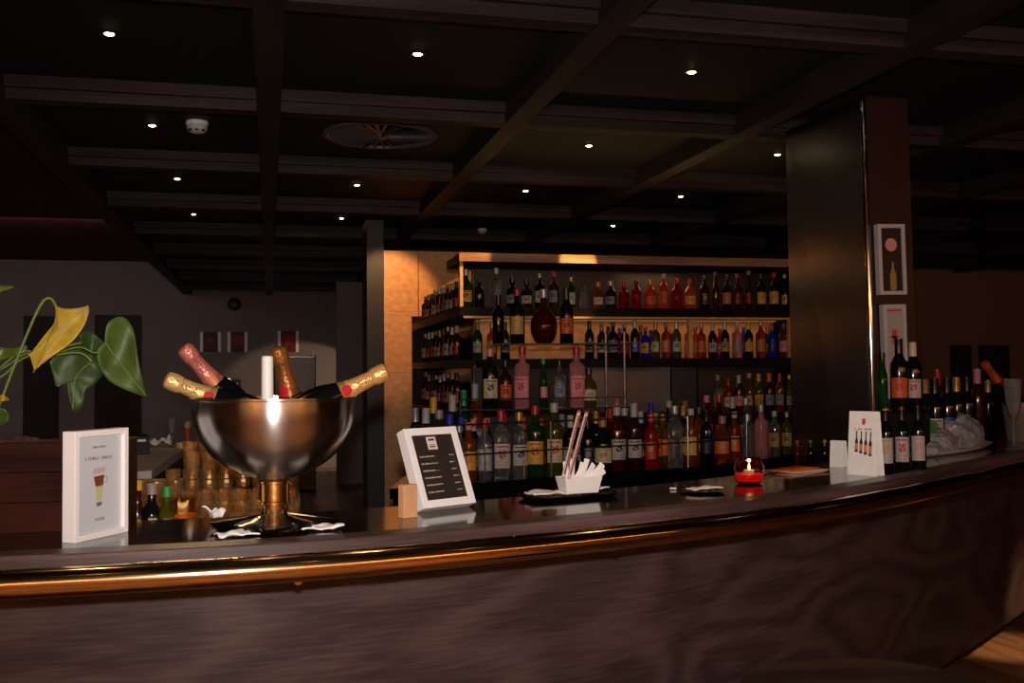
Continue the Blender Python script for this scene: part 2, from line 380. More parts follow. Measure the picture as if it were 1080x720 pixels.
# ---------------------------------------------------------------- bar counter
EDGE = spline([(-3.2, 2.62), (-2.2, 2.42), (-1.3, 2.31), (-.54, 2.285), (0, 2.30), (.40, 2.37), (.84, 2.49), (1.25, 2.63), (1.68, 2.83), (2.1, 3.07), (2.56, 3.37), (3.06, 3.70), (3.6, 4.08), (4.4, 4.66), (5.2, 5.2), (6.2, 5.8)], 8)
CZ = 1.12
t = thing('bar_counter', 'long curved walnut bar counter with lacquered top and brass rail', 'bar counter')
def swp(name, prof, mat, closed=True, sm=True, ang=40):
    v, f, uv = sweep(EDGE, prof, closed); return ob(name, me(name, v, f, mat, sm, uv, ang=ang), t)
swp('countertop', [(-.075, CZ), (-.075, CZ - .04), (-.47, CZ - .04), (-.47, CZ)], M_top, ang=30)
swp('edge_band', [(-.0751, CZ), (-.003, CZ), (0, CZ - .003), (0, CZ - .04), (-.0751, CZ - .04)], M_edge, ang=30)
swp('front_panel', [(-.30, CZ - .0401), (-.30, .18), (-.33, .18), (-.33, CZ - .0401)], M_walnut, ang=30)
swp('kick_board', [(-.60, .18), (-.60, 0), (-.62, 0), (-.62, .18)], M_black, ang=30)
swp('under_cabinet', [(-.331, .92), (-.331, .181), (-.63, .181), (-.63, .92)], M_black, ang=30)
rp = [(.05 + .031 * math.cos(a), CZ - .048 + .031 * math.sin(a)) for a in [2 * PI * k / 20 for k in range(20)]]
swp('rail', rp, M_brass)
acc = 0
for i in range(1, len(EDGE) - 1):
    acc += (EDGE[i] - EDGE[i - 1]).length
    if acc > .75:
        acc = 0; tt = (EDGE[i + 1] - EDGE[i - 1]).normalized(); nn = Vector((tt.y, -tt.x)); e = EDGE[i]
        q0 = e - nn * .12; q1 = e + nn * .0; q2 = e + nn * .045
        MB().tube([(q0.x, q0.y, CZ - .05), (q1.x, q1.y, CZ - .07), (q2.x, q2.y, CZ - .079)], .009, 10).build('rail_bracket', M_brassw, t, smooth=True)

# ---------------------------------------------------------------- back bar
t = thing('back_bar_counter', 'black back bar counter under the liquor bottles', 'counter')
FR = [(.50, 4.34), (.9, 4.45), (1.23, 4.58), (2.07, 4.83), (2.6, 5.1), (3.0, 5.42), (3.45, 5.85)]
poly = FR + [(3.45, 6.5), (1.0, 6.5), (.72, 5.2)]
MB().prism(poly, .955, 1.0).build('worktop', pm('black_gloss_top', (10, 9, 9), .08, coat=.5), t)
MB().prism([(x * .98 + .03, y + .04) for x, y in FR] + [(3.4, 6.49), (1.05, 6.49), (.78, 5.2)], 0, .9545).build('body', M_black, t)
t = thing('bottle_shelf_unit', 'tall back bar shelf unit with dark shelves and lit canopy', 'shelf unit')
DK = wood('dark_shelf_wood', (9, 5, 4), (18, 11, 9), .45, su=1, sv=8, spec=.12)
MB().box((1.12, 6.0, 1.835), (3.42, 6.42, 1.89)).build('shelf', DK, t)
MB().box((1.3, 6.0, 1.525), (3.42, 6.42, 1.575)).build('shelf', DK, t)
MB().box((2.66, 6.0, 1.19), (3.42, 6.42, 1.22)).build('shelf', DK, t)
MB().box((1.12, 6.0, 2.165), (3.42, 6.46, 2.215)).build('canopy', DK, t)
MB().box((1.115, 5.985, 2.165), (3.42, 5.999, 2.217)).build('canopy_fascia', wood('fascia_oak', (110, 76, 52), (150, 110, 80), .4, su=1, sv=8), t)
MB().box((1.14, 5.99, 1.822), (3.42, 6.0, 1.8345)).build('shelf_trim', M_ambw, t)
MB().box((1.12, 6.0, 1.891), (1.14, 6.03, 2.164)).build('front_post', M_ambw, t)
for x in (2.60, 3.30): MB().box((x, 6.0, 1.576), (x + .025, 6.03, 1.821)).build('shelf_divider', M_ambw, t)
MB().box((1.3, 6.43, 1.891), (3.42, 6.46, 2.164)).build('top_back_panel', pm('dark_back', (30, 20, 18), .5), t)
MB().box((1.3, 6.43, 1.576), (3.42, 6.46, 1.834)).build('middle_back_panel', M_ambw, t)
MB().box((2.02, 6.42, 1.22), (2.64, 6.44, 1.524)).build('mirror_panel', pm('smoky_mirror', (128, 116, 110), .3, .6), t)
MB().box((1.3, 6.445, 1.0), (3.42, 6.46, 1.524)).build('lower_back_panel', pm('dark_back', (30, 20, 18)), t)
MB().box((2.645, 6.0, 1.001), (2.66, 6.44, 1.524)).build('side_panel', DK, t)
MB().box((3.42, 6.0, 1.001), (3.44, 6.46, 2.215)).build('side_panel', DK, t)
EM = pm('warm_strip', (255, 200, 120), emit=(255, 150, 70), es=.08)
MB().box((1.32, 6.36, 1.826), (3.4, 6.375, 1.8345)).build('light_strip', EM, t)
def area(name, loc, sx, sy, power, col, rot=(0, 0, 0), par=None):
    l = bpy.data.lights.new(name, 'AREA'); l.shape = 'RECTANGLE'; l.size = sx; l.size_y = sy; l.energy = power; l.color = col
    o = bpy.data.objects.new(name, l); COL.objects.link(o); o.location = loc; o.rotation_euler = rot
    if par: o.parent = par
    return o
WARM = (1, .52, .2)
area('shelf_strip_lamp', (2.35, 6.34, 1.818), 2.0, .02, .75, WARM, par=t)
area('canopy_strip_lamp', (2.6, 6.2, 2.160), 1.4, .02, .5, (1, .5, .22), par=t)
area('canopy_strip_lamp', (2.52, 6.3, 2.160), .4, .03, .9, (1, .55, .25), par=t)
area('canopy_strip_lamp', (1.6, 6.2, 2.160), .6, .02, .25, (1, .6, .3), par=t)
area('lower_strip_lamp', (3.0, 6.2, 1.515), .7, .02, .3, (1, .55, .28), par=t)
# side wing of the unit
t = thing('side_shelf_unit', 'dark side shelves running back beside the oak partition', 'shelf unit')
for z0, z1 in ((1.835, 1.89), (1.525, 1.575), (1.22, 1.25)):
    MB().box((1.12, 6.43, z0), (1.29, 8.1, z1)).build('shelf', DK, t)
MB().box((1.28, 6.5, 1.0), (1.299, 8.1, 1.5249)).build('back_panel', M_black, t)
MB().box((1.2905, 6.5, 1.525), (1.2995, 8.1, 2.16)).build('upper_back_panel', M_black, t)
MB().box((1.12, 8.1, 0), (1.30, 8.13, 1.95)).build('end_panel', DK, t)
MB().box((1.12, 6.51, 0), (1.279, 8.099, .95)).build('base_cabinet', M_black, t)

# rack
t = thing('glass_bottle_rack', 'steel and glass tiered rack for the front spirits', 'rack')
GS = pm('smoked_glass_shelf', (70, 74, 76), .05, 0, .6)
MB().box((.92, 4.98, 1.30), (1.85, 5.3, 1.31)).build('lower_glass_shelf', GS, t, bevel=.002)
MB().box((1.18, 5.0, 1.63), (1.85, 5.3, 1.64)).build('upper_glass_shelf', GS, t, bevel=.002)
for x in (.93, 1.80):
    for y in (4.99, 5.29): MB().tube([(x, y, 1.0), (x, y, 1.70 if x > 1 else 1.36)], .007, 10).build('post', M_steel, t, smooth=True)
for z in (1.36,): MB().tube([(.93, 4.975, z), (1.8, 4.975, z)], .003, 8).build('guard_rail', M_blackm, t)
t = thing('bottle_guard_rail', 'thin dark metal guard rail in front of the lower bottle row', 'rail')
gp = [(.62, 4.41), (.95, 4.50), (1.3, 4.64), (2.1, 4.88), (2.55, 5.12)]
for z in (1.125, 1.26): MB().tube([(x, y, z) for x, y in gp], .0035, 8).build('bar', M_blackm, t, smooth=True)
for x, y in gp: MB().tube([(x, y, 1.0), (x, y, 1.26)], .004, 8).build('upright', M_steel, t, smooth=True)

# ---------------------------------------------------------------- bottles
SH = {
 'wine': ([(0, .002), (.034, 0), (.037, .004), (.037, .18), (.034, .2), (.021, .222), (.0148, .238), (.014, .292), (.0158, .293), (.0158, .30)], .30, (.045, .145), .0375, None),
 'spirit': ([(0, .002), (.036, 0), (.039, .004), (.039, .178), (.036, .192), (.02, .208), (.015, .22), (.014, .262), (.016, .263), (.016, .28)], .28, (.04, .15), .0395, None),
 'square': ([(0, .002), (.031, 0), (.034, .004), (.034, .18), (.03, .192), (.017, .204), (.0145, .215), (.0145, .25), (.016, .251), (.016, .27)], .27, (.03, .15), .0345, (5, .195)),
 'round': ([(0, .002), (.03, 0), (.045, .012), (.06, .045), (.064, .075), (.058, .105), (.035, .135), (.017, .152), (.0145, .17), (.014, .205), (.017, .206), (.017, .225)], .225, (.05, .1), .0645, None),
 'slim': ([(0, .002), (.024, 0), (.026, .004), (.027, .17), (.0255, .2), (.018, .235), (.0135, .26), (.013, .315), (.015, .316), (.015, .33)], .33, (.05, .15), .0272, None),
 'champagne': ([(0, .008), (.03, 0), (.043, .006), (.0435, .16), (.04, .19), (.026, .235), (.0165, .265), (.0145, .292), (.0165, .294), (.0165, .31)], .31, (.05, .14), .044, None),
 'squat': ([(0, .002), (.036, 0), (.041, .005), (.043, .1), (.040, .13), (.024, .15), (.016, .16), (.015, .19), (.0175, .191), (.0175, .21)], .21, (.03, .1), .0432, None),
}
SH['claret'] = (SH['wine'][0], .30, (.03, .172), .0375, None)
GL = {
 'clear': dict(c=(232, 236, 238), rough=.06, trans=.96, ior=1.33), 'green': dict(c=(24, 104, 46), rough=.07, trans=.85, ior=1.33),
 'amber': dict(c=(190, 92, 24), rough=.07, trans=.85, ior=1.33), 'red': dict(c=(170, 22, 20), rough=.05, trans=.7, ior=1.33),
 'orange': dict(c=(240, 96, 22), rough=.05, trans=.75, ior=1.33), 'blue': dict(c=(40, 50, 190), rough=.05, trans=.6, ior=1.33),
 'pink': dict(c=(226, 150, 150), rough=.05, trans=.7, ior=1.33), 'dark': dict(c=(10, 12, 10), rough=.1), 'brown': dict(c=(44, 18, 10), rough=.09, trans=.3, ior=1.33),
 'olive': dict(c=(92, 92, 26), rough=.05, trans=.7, ior=1.33), 'maroon': dict(c=(50, 8, 14), rough=.09), 'teal': dict(c=(30, 120, 120), rough=.05, trans=.8, ior=1.33),
}
CN = {'w': ('white', (196, 188, 182)), 'c': ('cream', (222, 206, 160)), 'y': ('yellow', (236, 176, 30)), 'o': ('orange', (236, 96, 24)), 'r': ('red', (190, 24, 30)),
      'k': ('black', (18, 16, 16)), 'g': ('gold', (206, 154, 70)), 'b': ('blue', (44, 60, 190)), 'n': ('green', (40, 150, 80)), 's': ('silver', (190, 188, 190)), 'p': ('pink', (232, 140, 150)), 't': ('tan', (176, 120, 70)), 'v': ('grey', (150, 142, 146))}
CN = {k: (n_, tuple(int(v_ * .8) for v_ in c_)) for k, (n_, c_) in CN.items()}
BC = {}
def bottle_meshes(shape, glass):
    k = (shape, glass)
    if k not in BC:
        prof, H, lb, lr, sq = SH[shape]; v, f = lathe(prof, 20, sq)
        BC[k] = me('bottle_glass', v, f, pm('glass_' + glass, **GL[glass]), True, ang=50)
    return BC[k]
def cap_mesh(shape, cc):
    k = ('cap', shape, cc)
    if k not in BC:
        prof, H, lb, lr, sq = SH[shape]; r = prof[-1][0] + .0008; foil = shape in ('wine', 'champagne', 'claret')
        z0 = H - (.062 if foil else .034)
        p = [(r - .0012, z0), (r, z0 + .001), (r + (.0005 if not foil else 0), H + .0015), (r - .002, H + .0025), (0, H + .003)]
        if foil: p = [(prof[-4][0] + .0022, z0), (r - .0006, H - .01), (r, H - .008), (r, H + .001), (0, H + .002)]
        v, f = lathe(p, 16); BC[k] = me('bottle_cap', v, f, pm('cap_' + CN[cc][0], CN[cc][1], .35, .5 if cc in 'gs' else 0), True, ang=40)
    return BC[k]
def label_mesh(shape, lc, ac):
    k = ('lab', shape, lc, ac)
    if k not in BC:
        prof, H, (z0, z1), lr, sq = SH[shape]; v = []; f = []; uv = []; n = 12; A = .95; zm = (z0 + z1) / 2; z0, z1 = zm + (z0 - zm) * .85, zm + (z1 - zm) * .82
        for i in range(n + 1):
            a = -PI / 2 - A + 2 * A * i / n; c, s_ = math.cos(a), math.sin(a); q = 1
            if sq: q = (abs(c) ** sq[0] + abs(s_) ** sq[0]) ** (-1 / sq[0])
            for zz, vv in ((z0, 0), (z1, 1)): v.append(Vector((lr * q * c * 1.012, lr * q * s_ * 1.012, zz))); uv.append((i / n, vv))
            for zz, vv in ((z1, 1), (z0, 0)): v.append(Vector((lr * q * c, lr * q * s_, zz))); uv.append((i / n, vv))
        for i in range(n):
            a = i * 4; b = a + 4
            f += [(a, b, b + 1, a + 1), (a + 1, b + 1, b + 2, a + 2), (a + 2, b + 2, b + 3, a + 3), (a + 3, b + 3, b, a)]
        BC[k] = me('bottle_label', v, f, label_mat(CN[lc][1], CN[ac][1]), True, uv, ang=40)
    return BC[k]
ORD = ['', 'first', 'second', 'third', 'fourth', 'fifth', 'sixth', 'seventh', 'eighth', 'ninth', 'tenth', 'eleventh', 'twelfth', 'thirteenth', 'fourteenth', 'fifteenth', 'sixteenth',
       'seventeenth', 'eighteenth', 'nineteenth', 'twentieth', 'twenty-first', 'twenty-second', 'twenty-third', 'twenty-fourth', 'twenty-fifth', 'twenty-sixth', 'twenty-seventh', 'twenty-eighth', 'twenty-ninth', 'thirtieth']
SN = {'wine': 'tall', 'spirit': 'round-shouldered', 'square': 'square', 'round': 'bulbous', 'slim': 'slim', 'champagne': 'broad champagne', 'squat': 'squat'}
def bottle(loc, shape, glass, lc, ac, cc, h, label, group, rz=0, M=None, wide=1):
    t = thing('bottle', label, 'bottle', loc, rz, group)
    s_ = h / SH[shape][1]; w = min(1.12, max(.8, s_)) * wide; t.scale = (w, w, s_)
    ob('glass_body', bottle_meshes(shape, glass), t); ob('cap', cap_mesh(shape, cc), t)
    if lc != '-': ob('label', label_mesh(shape, lc, ac), t)
    return t
def row(items, Y, z, where, group, end='left'):
    """items: (px, shape, glass, label colour, accent, cap, height) ; Y a number or function of X"""
    n = len(items); items = sorted(items)
    for i, it in enumerate(items):
        px, sh, gl, lc, ac, cc, h = it[:7]
        yy = it[7] if len(it) > 7 else Y
        if callable(yy):
            y0 = 5.0
            for _ in range(6): X = aty(px, 393, y0).x; y0 = yy(X)
            yy = y0
        X = aty(px, 393, yy).x
        k = i + 1; e = 'left'
        if k > n / 2: k = n - i; e = 'right'
        pos = ('%smost %s' % (e, where)) if k == 1 else '%s from %s %s' % (ORD[k], e, where)
        lab = '%s %s bottle, %s cap%s, %s' % (gl if gl != 'dark' else 'black', SN[sh], CN[cc][0], '' if lc == '-' else ', %s label' % CN[lc][0], pos)
        bottle((X, yy, z), sh, gl, lc, ac, cc, h, lab, group, rz=-math.atan2(X, yy) + rnd.uniform(-.25, .25))
# top shelf, read from the photograph left to right
row([(492, 'squat', 'green', 'y', 'k', 's', .24), (506, 'spirit', 'dark', '-', 'k', 'k', .18), (524, 'square', 'clear', '-', 'k', 's', .25), (541, 'squat', 'dark', 'v', 'k', 'k', .19), (556, 'squat', 'brown', 'w', 'k', 'k', .18), (570, 'spirit', 'dark', 'c', 'k', 'g', .22),
     (585, 'spirit', 'maroon', 'v', 'k', 'r', .23), (603, 'square', 'green', 'w', 'n', 'g', .2), (617, 'spirit', 'clear', '-', 'k', 'k', .16), (632, 'squat', 'amber', 'c', 't', 'g', .17), (645, 'squat', 'brown', 'v', 'k', 's', .18), (659, 'squat', 'red', '-', 'k', 'r', .17), (672, 'spirit', 'red', '-', 'k', 'k', .19),
     (687, 'squat', 'orange', 'o', 'r', 'g', .19), (701, 'spirit', 'orange', 'o', 'r', 'w', .23), (715, 'squat', 'red', '-', 'k', 'r', .2), (729, 'squat', 'orange', 'y', 'o', 'r', .2), (744, 'spirit', 'brown', 'k', 'g', 'k', .22),
     (756, 'slim', 'maroon', '-', 'k', 'k', .25), (768, 'spirit', 'brown', 't', 'o', 'k', .23), (779, 'slim', 'maroon', 'r', 'k', 'r', .24), (791, 'slim', 'brown', 'r', 'k', 't', .26), (804, 'spirit', 'dark', 'y', 'o', 'k', .24), (818, 'spirit', 'dark', 'y', 'o', 'r', .25), (829, 'slim', 'dark', 'y', 'k', 'g', .24)],
    6.14, 1.89, 'on top shelf', 'bottles on the top back bar shelf')
row([(504, 'wine', 'green', 'w', 'n', 't', .23), (519, 'spirit', 'amber', 'y', 'k', 'g', .22), (533, 'wine', 'dark', 'v', 'k', 'k', .23), (622, 'wine', 'dark', 'v', 'k', 'k', .24), (635, 'wine', 'brown', 'c', 'k', 't', .22), (647, 'spirit', 'brown', 'v', 'k', 'k', .23), (659, 'spirit', 'maroon', 'r', 'w', 'v', .22), (670, 'wine', 'dark', 'b', 'w', 's', .245), (681, 'spirit', 'blue', 'y', 'k', 'r', .2),
     (692, 'wine', 'olive', 'c', 'n', 'g', .235), (703, 'spirit', 'amber', 'o', 'w', 't', .23), (714, 'wine', 'olive', 'c', 'k', 's', .24), (727, 'square', 'orange', 'o', 't', 'r', .22), (740, 'spirit', 'amber', 'o', 't', 'g', .22), (752, 'wine', 'brown', 'w', 'k', 'w', .225), (765, 'wine', 'dark', 'g', 'k', 's', .235), (778, 'spirit', 'pink', 'v', 't', 'w', .235),
     (790, 'wine', 'dark', 'y', 'o', 'y', .235), (803, 'spirit', 'amber', 't', 'o', 'g', .24), (815, 'wine', 'blue', 'k', 'b', 'r', .23), (827, 'spirit', 'amber', 'p', 'o', 'b', .225)],
    6.12, 1.575, 'on second shelf', 'bottles on the second back bar shelf')
row([(642, 'wine', 'green', 'n', 'k', 'k', .21), (654, 'spirit', 'blue', 'b', 'k', 'b', .2), (676, 'wine', 'amber', 'o', 'k', 'r', .22), (687, 'spirit', 'blue', 'b', 'y', 'k', .19), (709, 'spirit', 'blue', 'b', 'k', 'g', .19), (734, 'spirit', 'orange', 't', 'o', 'r', .21), (760, 'spirit', 'red', 'r', 'w', 'r', .2), (785, 'spirit', 'blue', 'b', 'k', 'b', .21), (810, 'wine', 'green', 'r', 'k', 'o', .21)],
    6.27, 1.575, 'in second shelf rear row', 'bottles in the rear row of the second shelf')
row([(757, 'spirit', 'clear', 't', 'k', 't', .24), (768, 'wine', 'red', 'c', 'r', 'r', .22), (779, 'wine', 'maroon', 'p', 'r', 'w', .24), (790, 'slim', 'amber', 'y', 'k', 'p', .25), (800, 'wine', 'olive', 'y', 'k', 'y', .25), (811, 'wine', 'brown', 'v', 'k', 'o', .25), (822, 'wine', 'amber', 'v', 'k', 'r', .25), (832, 'slim', 'olive', 'v', 'k', 'g', .24)],
    6.1, 1.22, 'on third shelf', 'bottles on the short third shelf')
fy = lambda X: (4.66 + (X - 1.23) * .30 if X < 2.07 else 4.92 + (X - 2.07) * .62) + .02 if X > 1.23 else 4.56 + (X - .9) * .33 + .04
row([(484, 'spirit', 'clear', 'w', 'k', 's', .25), (494, 'spirit', 'amber', 'y', 'o', 'p', .26), (511, 'square', 'clear', 'v', 'w', 'r', .27), (528, 'square', 'clear', 'w', 'r', 'r', .31), (547, 'spirit', 'clear', 'w', 'k', 'g', .30), (564, 'spirit', 'green', 'y', 'r', 'r', .33), (584, 'spirit', 'olive', 'c', 'r', 'w', .34), (601, 'wine', 'dark', 'c', 'k', 'w', .28),
     (619, 'spirit', 'dark', 'k', 'v', 'k', .25), (635, 'squat', 'dark', 'c', 't', 't', .26), (650, 'spirit', 'maroon', 'w', 'k', 'w', .31), (668, 'wine', 'brown', 'w', 'k', 'w', .33), (686, 'spirit', 'red', 'r', 'g', 'o', .27), (698, 'spirit', 'amber', 'o', 'g', 't', .26, 5.08), (711, 'square', 'clear', '-', 'k', 's', .31), (728, 'spirit', 'amber', 'y', 'g', 'w', .29), (744, 'wine', 'dark', 'k', 'k', 'k', .28),
     (761, 'squat', 'amber', 'o', 'g', 't', .24), (774, 'spirit', 'amber', 'o', 'y', 'c', .26), (788, 'square', 'clear', '-', 'k', 's', .24), (802, 'spirit', 'pink', '-', 'k', 's', .29), (816, 'spirit', 'clear', 'g', 'k', 'w', .25), (829, 'spirit', 'olive', 'g', 'k', 'g', .24)],
    fy, 1.0, 'in front counter row', 'front row of bottles on the back bar counter')
row([(486, 'wine', 'dark', 'k', 'b', 'b', .28), (499, 'wine', 'dark', 'g', 'k', 'p', .27), (513, 'spirit', 'brown', 'v', 'k', 'p', .27), (531, 'spirit', 'clear', 'c', 'k', 'r', .29), (551, 'wine', 'dark', 'w', 'k', 'o', .27), (571, 'spirit', 'maroon', 'r', 'k', 'r', .26), (592, 'wine', 'amber', 'y', 'k', 'v', .28), (610, 'wine', 'brown', 'c', 'k', 't', .27), (628, 'wine', 'dark', 't', 'k', 'g', .29), (643, 'wine', 'maroon', 'g', 'k', 'r', .3),
     (658, 'spirit', 'brown', 'w', 'p', 'w', .3), (675, 'wine', 'dark', 'v', 'k', 'w', .28), (691, 'spirit', 'olive', 'o', 'k', 't', .27), (706, 'wine', 'green', 'p', 'k', 'k', .29), (720, 'wine', 'dark', 'w', 'k', 'g', .3), (736, 'spirit', 'amber', 'g', 'k', 'k', .29)],
    lambda X: fy(X) + .13, 1.0, 'in second counter row', 'second row of bottles on the back bar counter')
row([(628, 'spirit', 'dark', 'v', 'k', 'k', .26), (650, 'wine', 'maroon', 'p', 'k', 'p', .33), (668, 'wine', 'teal', 'v', 'k', 'v', .3), (686, 'wine', 'dark', 'b', 'k', 'b', .3), (705, 'spirit', 'amber', 't', 'k', 'w', .31), (722, 'wine', 'dark', 'r', 'k', 't', .31), (745, 'spirit', 'maroon', 'r', 'k', 'p', .34), (758, 'spirit', 'brown', 'k', 'r', 'r', .34), (772, 'wine', 'dark', 'r', 'w', 'w', .33), (786, 'spirit', 'clear', 'v', 'k', 's', .32), (800, 'wine', 'maroon', 't', 'k', 'g', .31)],
    5.75, 1.0, 'in rear counter row', 'rear row of bottles on the back bar counter')
row([(517, 'spirit', 'dark', 'c', 'k', 'p', .30), (533, 'spirit', 'brown', 'o', 'k', 'k', .24), (551, 'square', 'pink', 'p', 'r', 'r', .31), (573, 'slim', 'green', 'p', 'w', 'n', .25), (590, 'spirit', 'clear', 'v', 'b', 'k', .24), (608, 'square', 'pink', 'p', 'r', 'r', .31), (621, 'squat', 'olive', 'c', 't', 'k', .2)],
    5.06, 1.31, 'on lower glass rack', 'bottles on the lower glass rack shelf')
row([(526, 'wine', 'dark', '-', 'k', 'k', .25), (546, 'spirit', 'dark', 'g', 'y', 'r', .28), (574, 'round', 'maroon', '-', 'k', 's', .28), (598, 'wine', 'dark', 'o', 'k', 'k', .29)],
    5.08, 1.64, 'on upper glass rack', 'bottles on the upper glass rack shelf')
# side wing bottles
wing = [('wine', 'brown', 'r', 'k'), ('spirit', 'brown', 'c', 'g'), ('wine', 'dark', 'v', 's'), ('wine', 'maroon', 'r', 'w'), ('spirit', 'brown', 't', 't'), ('wine', 'dark', 'w', 'g')]
for lv, z, lo, hi in (('top', 1.89, .2, .25), ('middle', 1.575, .22, .235), ('bottom', 1.25, .22, .25)):
    for i in range(9):
        sh, gl, lc, cc = wing[(i * 5 + int(z * 10)) % 6]; y = 6.55 + i * .17
        lab = '%s %s bottle, %s cap, %s along %s side shelf' % (gl if gl != 'dark' else 'black', SN[sh], CN[cc][0], 'nearest' if i == 0 else ('farthest' if i == 8 else ORD[i + 1] + ' from the front'), lv)
        bottle((1.2, y, z), sh, gl, lc, 'k', cc, rnd.uniform(lo, hi), lab, 'bottles on the %s side shelf' % lv, rz=-.9)
# bottles on the left end of the back bar counter
lefts = [(438, 4.95, 'wine', 'dark', 'v', 's', .32), (449, 4.62, 'wine', 'brown', 'v', 'w', .33), (457, 5.0, 'wine', 'green', 'c', 'y', .37), (463, 4.62, 'spirit', 'maroon', 'v', 'v', .32), (477, 4.95, 'wine', 'dark', 'w', 'w', .38), (474, 4.62, 'wine', 'dark', 'b', 'b', .30),
         (489, 5.3, 'wine', 'green', 'k', 'n', .40), (501, 5.35, 'wine', 'amber', 'w', 'w', .43)]
for i, (px, Y, sh, gl, lc, cc, h) in enumerate(lefts):
    X = aty(px, 400, Y).x
    bottle((X, Y, 1.0), sh, gl, lc, 'k', cc, h, '%s %s bottle, %s cap, %s at left end of back bar' % (gl if gl != 'dark' else 'black', SN[sh], CN[cc][0], 'leftmost' if i == 0 else ORD[i + 1] + ' from left'), 'bottles at the left end of the back bar counter', rz=-.2)
# three small liqueur bottles by the pillar
t = thing('service_ledge', 'dark service ledge behind the papers at the foot of the pillar', 'ledge')
a = atz(838, 490, 1.06); MB().box((a.x - .05, a.y, 0), (a.x + .35, a.y + .12, 1.03)).build('body', M_black, t)
for px, gl, cc, nm in ((841, 'maroon', 'r', 'red'), (855, 'dark', 'n', 'green'), (870, 'dark', 'y', 'yellow')):
    X = aty(px, 480, a.y + .06).x
    bottle((X, a.y + .06, 1.03), 'slim', gl, '-', 'k', cc, .135, 'tiny bitters bottle with %s cap at the foot of the steel pillar' % nm, 'tiny bitters bottles by the pillar', wide=.62)

# ---------------------------------------------------------------- pillar with posters
t = thing('steel_pillar', 'square steel-clad pillar with bright chrome corner strip behind the counter', 'pillar')
xt, xbm, y0, y1, wd = 2.65, 2.70, 4.11, 4.82, .235
v = [(xbm, y0, 0), (xbm + wd, y0, 0), (xbm + wd, y1, 0), (xbm - .03, y1, 0), (xt, y0, 2.749), (xt + wd, y0, 2.749), (xt + wd, y1, 2.749), (xt, y1, 2.749)]
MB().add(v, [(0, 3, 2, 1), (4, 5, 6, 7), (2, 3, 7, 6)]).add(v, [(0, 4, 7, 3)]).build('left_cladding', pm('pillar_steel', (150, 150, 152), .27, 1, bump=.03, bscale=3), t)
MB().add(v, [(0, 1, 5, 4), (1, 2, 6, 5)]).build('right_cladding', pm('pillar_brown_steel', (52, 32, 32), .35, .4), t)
MB().tube([(xbm - .002, y0 - .004, 0), (xt - .002, y0 - .004, 2.748)], .014, 12).build('corner_strip', M_chrome, t, smooth=True)
def face_frame(name, x0, x1, ya, yb, label):
    Y = y0 - .045
    a = aty(x0, ya, Y); b = aty(x1, yb, Y)
    t = thing(name, label, 'poster', (a.x, y0 - .0202, (a.z + b.z) / 2)); w = b.x - a.x; h = (a.z - b.z) / 2
    t.rotation_euler = (0, math.radians(-1.2), 0)
    m = MB(); e = .017
    m.box((0, -.02, -h), (e, .012, h)).box((w - e, -.02, -h), (w, .012, h)).box((e, -.02, h - e), (w - e, .012, h)).box((e, -.02, -h), (w - e, .012, -h + e))
    m.build('frame', pm('pale_grey_frame', (176, 166, 166), .4), t)
    return t, w, h, e
t, w, h, e = face_frame('poster', 927, 957, 236, 311, 'framed dark poster with pink disc and yellow bottle, upper on the steel pillar')
MB().box((e, -.012, -h + e), (w - e, .008, h - e)).build('print', pm('poster_dark', (38, 22, 24), .5), t)
MB().tube([(w / 2, -.0121, h * .42), (w / 2, -.013, h * .42)], .03, 24).build('pink_disc', pm('poster_pink', (206, 130, 128), .6), t)
MB().add(*lathe([(0, -.1), (.016, -.1), (.017, -.03), (.006, 0), (.005, .03), (0, .03)], 12, sx=1, sy=.08)).build('printed_bottle', pm('poster_yellow', (150, 120, 50), .6), t, loc=(w / 2 + .005, -.013, -h * .25))
t, w, h, e = face_frame('poster', 933, 959, 321, 420, 'framed white poster with red heading, lower on the steel pillar')
MB().box((e, -.012, -h + e), (w - e, .008, h - e)).build('print', pm('poster_paper', (160, 144, 140), .6), t)
m = MB(); m.box((e + .004, -.0126, h - e - .014), (w - e - .004, -.0121, h - e - .006)); m.box((w / 2 - .012, -.0126, .03), (w / 2 + .012, -.0121, .1)); m.box((w / 2 - .022, -.0126, .06), (w / 2 + .022, -.0121, .07))
m.build('red_print', pm('poster_red', (176, 60, 58), .6), t)

# ---------------------------------------------------------------- champagne bowl
BX, BY = .012, 2.50; TZ = CZ
t = thing('champagne_tray', 'square black tray with raised corners under the champagne bowl', 'tray', (BX, BY + .03, CZ), math.radians(41))
v = []; f = []; s0, s1 = .09, .104
for s_, z in ((s0, .0), (s0, .003), (s1, .016), (s1 + .006, .018), (s1 + .002, .013), (s0 + .004, 0)):
    v += [(-s_, -s_, z), (s_, -s_, z), (s_, s_, z), (-s_, s_, z)]
for i in range(5):
    for k in range(4): f.append((i * 4 + k, i * 4 + (k + 1) % 4, (i + 1) * 4 + (k + 1) % 4, (i + 1) * 4 + k))
f.append((4, 5, 6, 7)); f.append((23, 22, 21, 20))
MB().add(v, f).build('tray_body', M_black, t)
t = thing('champagne_bowl', 'large silver champagne bowl on a brass foot, holding four bottles', 'bowl', (BX, BY, CZ + .004))
foot = [(0, .0), (.095, 0), (.098, .004), (.09, .012), (.06, .02), (.04, .028), (.031, .034), (.03, .036)]
lathe_ob('foot', foot, spun(pm('foot_silver', (214, 206, 200), .16, 1), .6), t, 40)
lathe_ob('lower_collar', [(.030, .034), (.0305, .036), (.031, .056), (.0345, .058)], M_brassw, t, 32)
lathe_ob('upper_collar', [(.034, .057), (.038, .059), (.038, .064), (.0355, .066), (.0355, .106), (.038, .108), (.038, .113), (.03, .118)], M_brassw, t, 32)
R = .192; out = []; inn = []
zb, zt_ = .115, .305
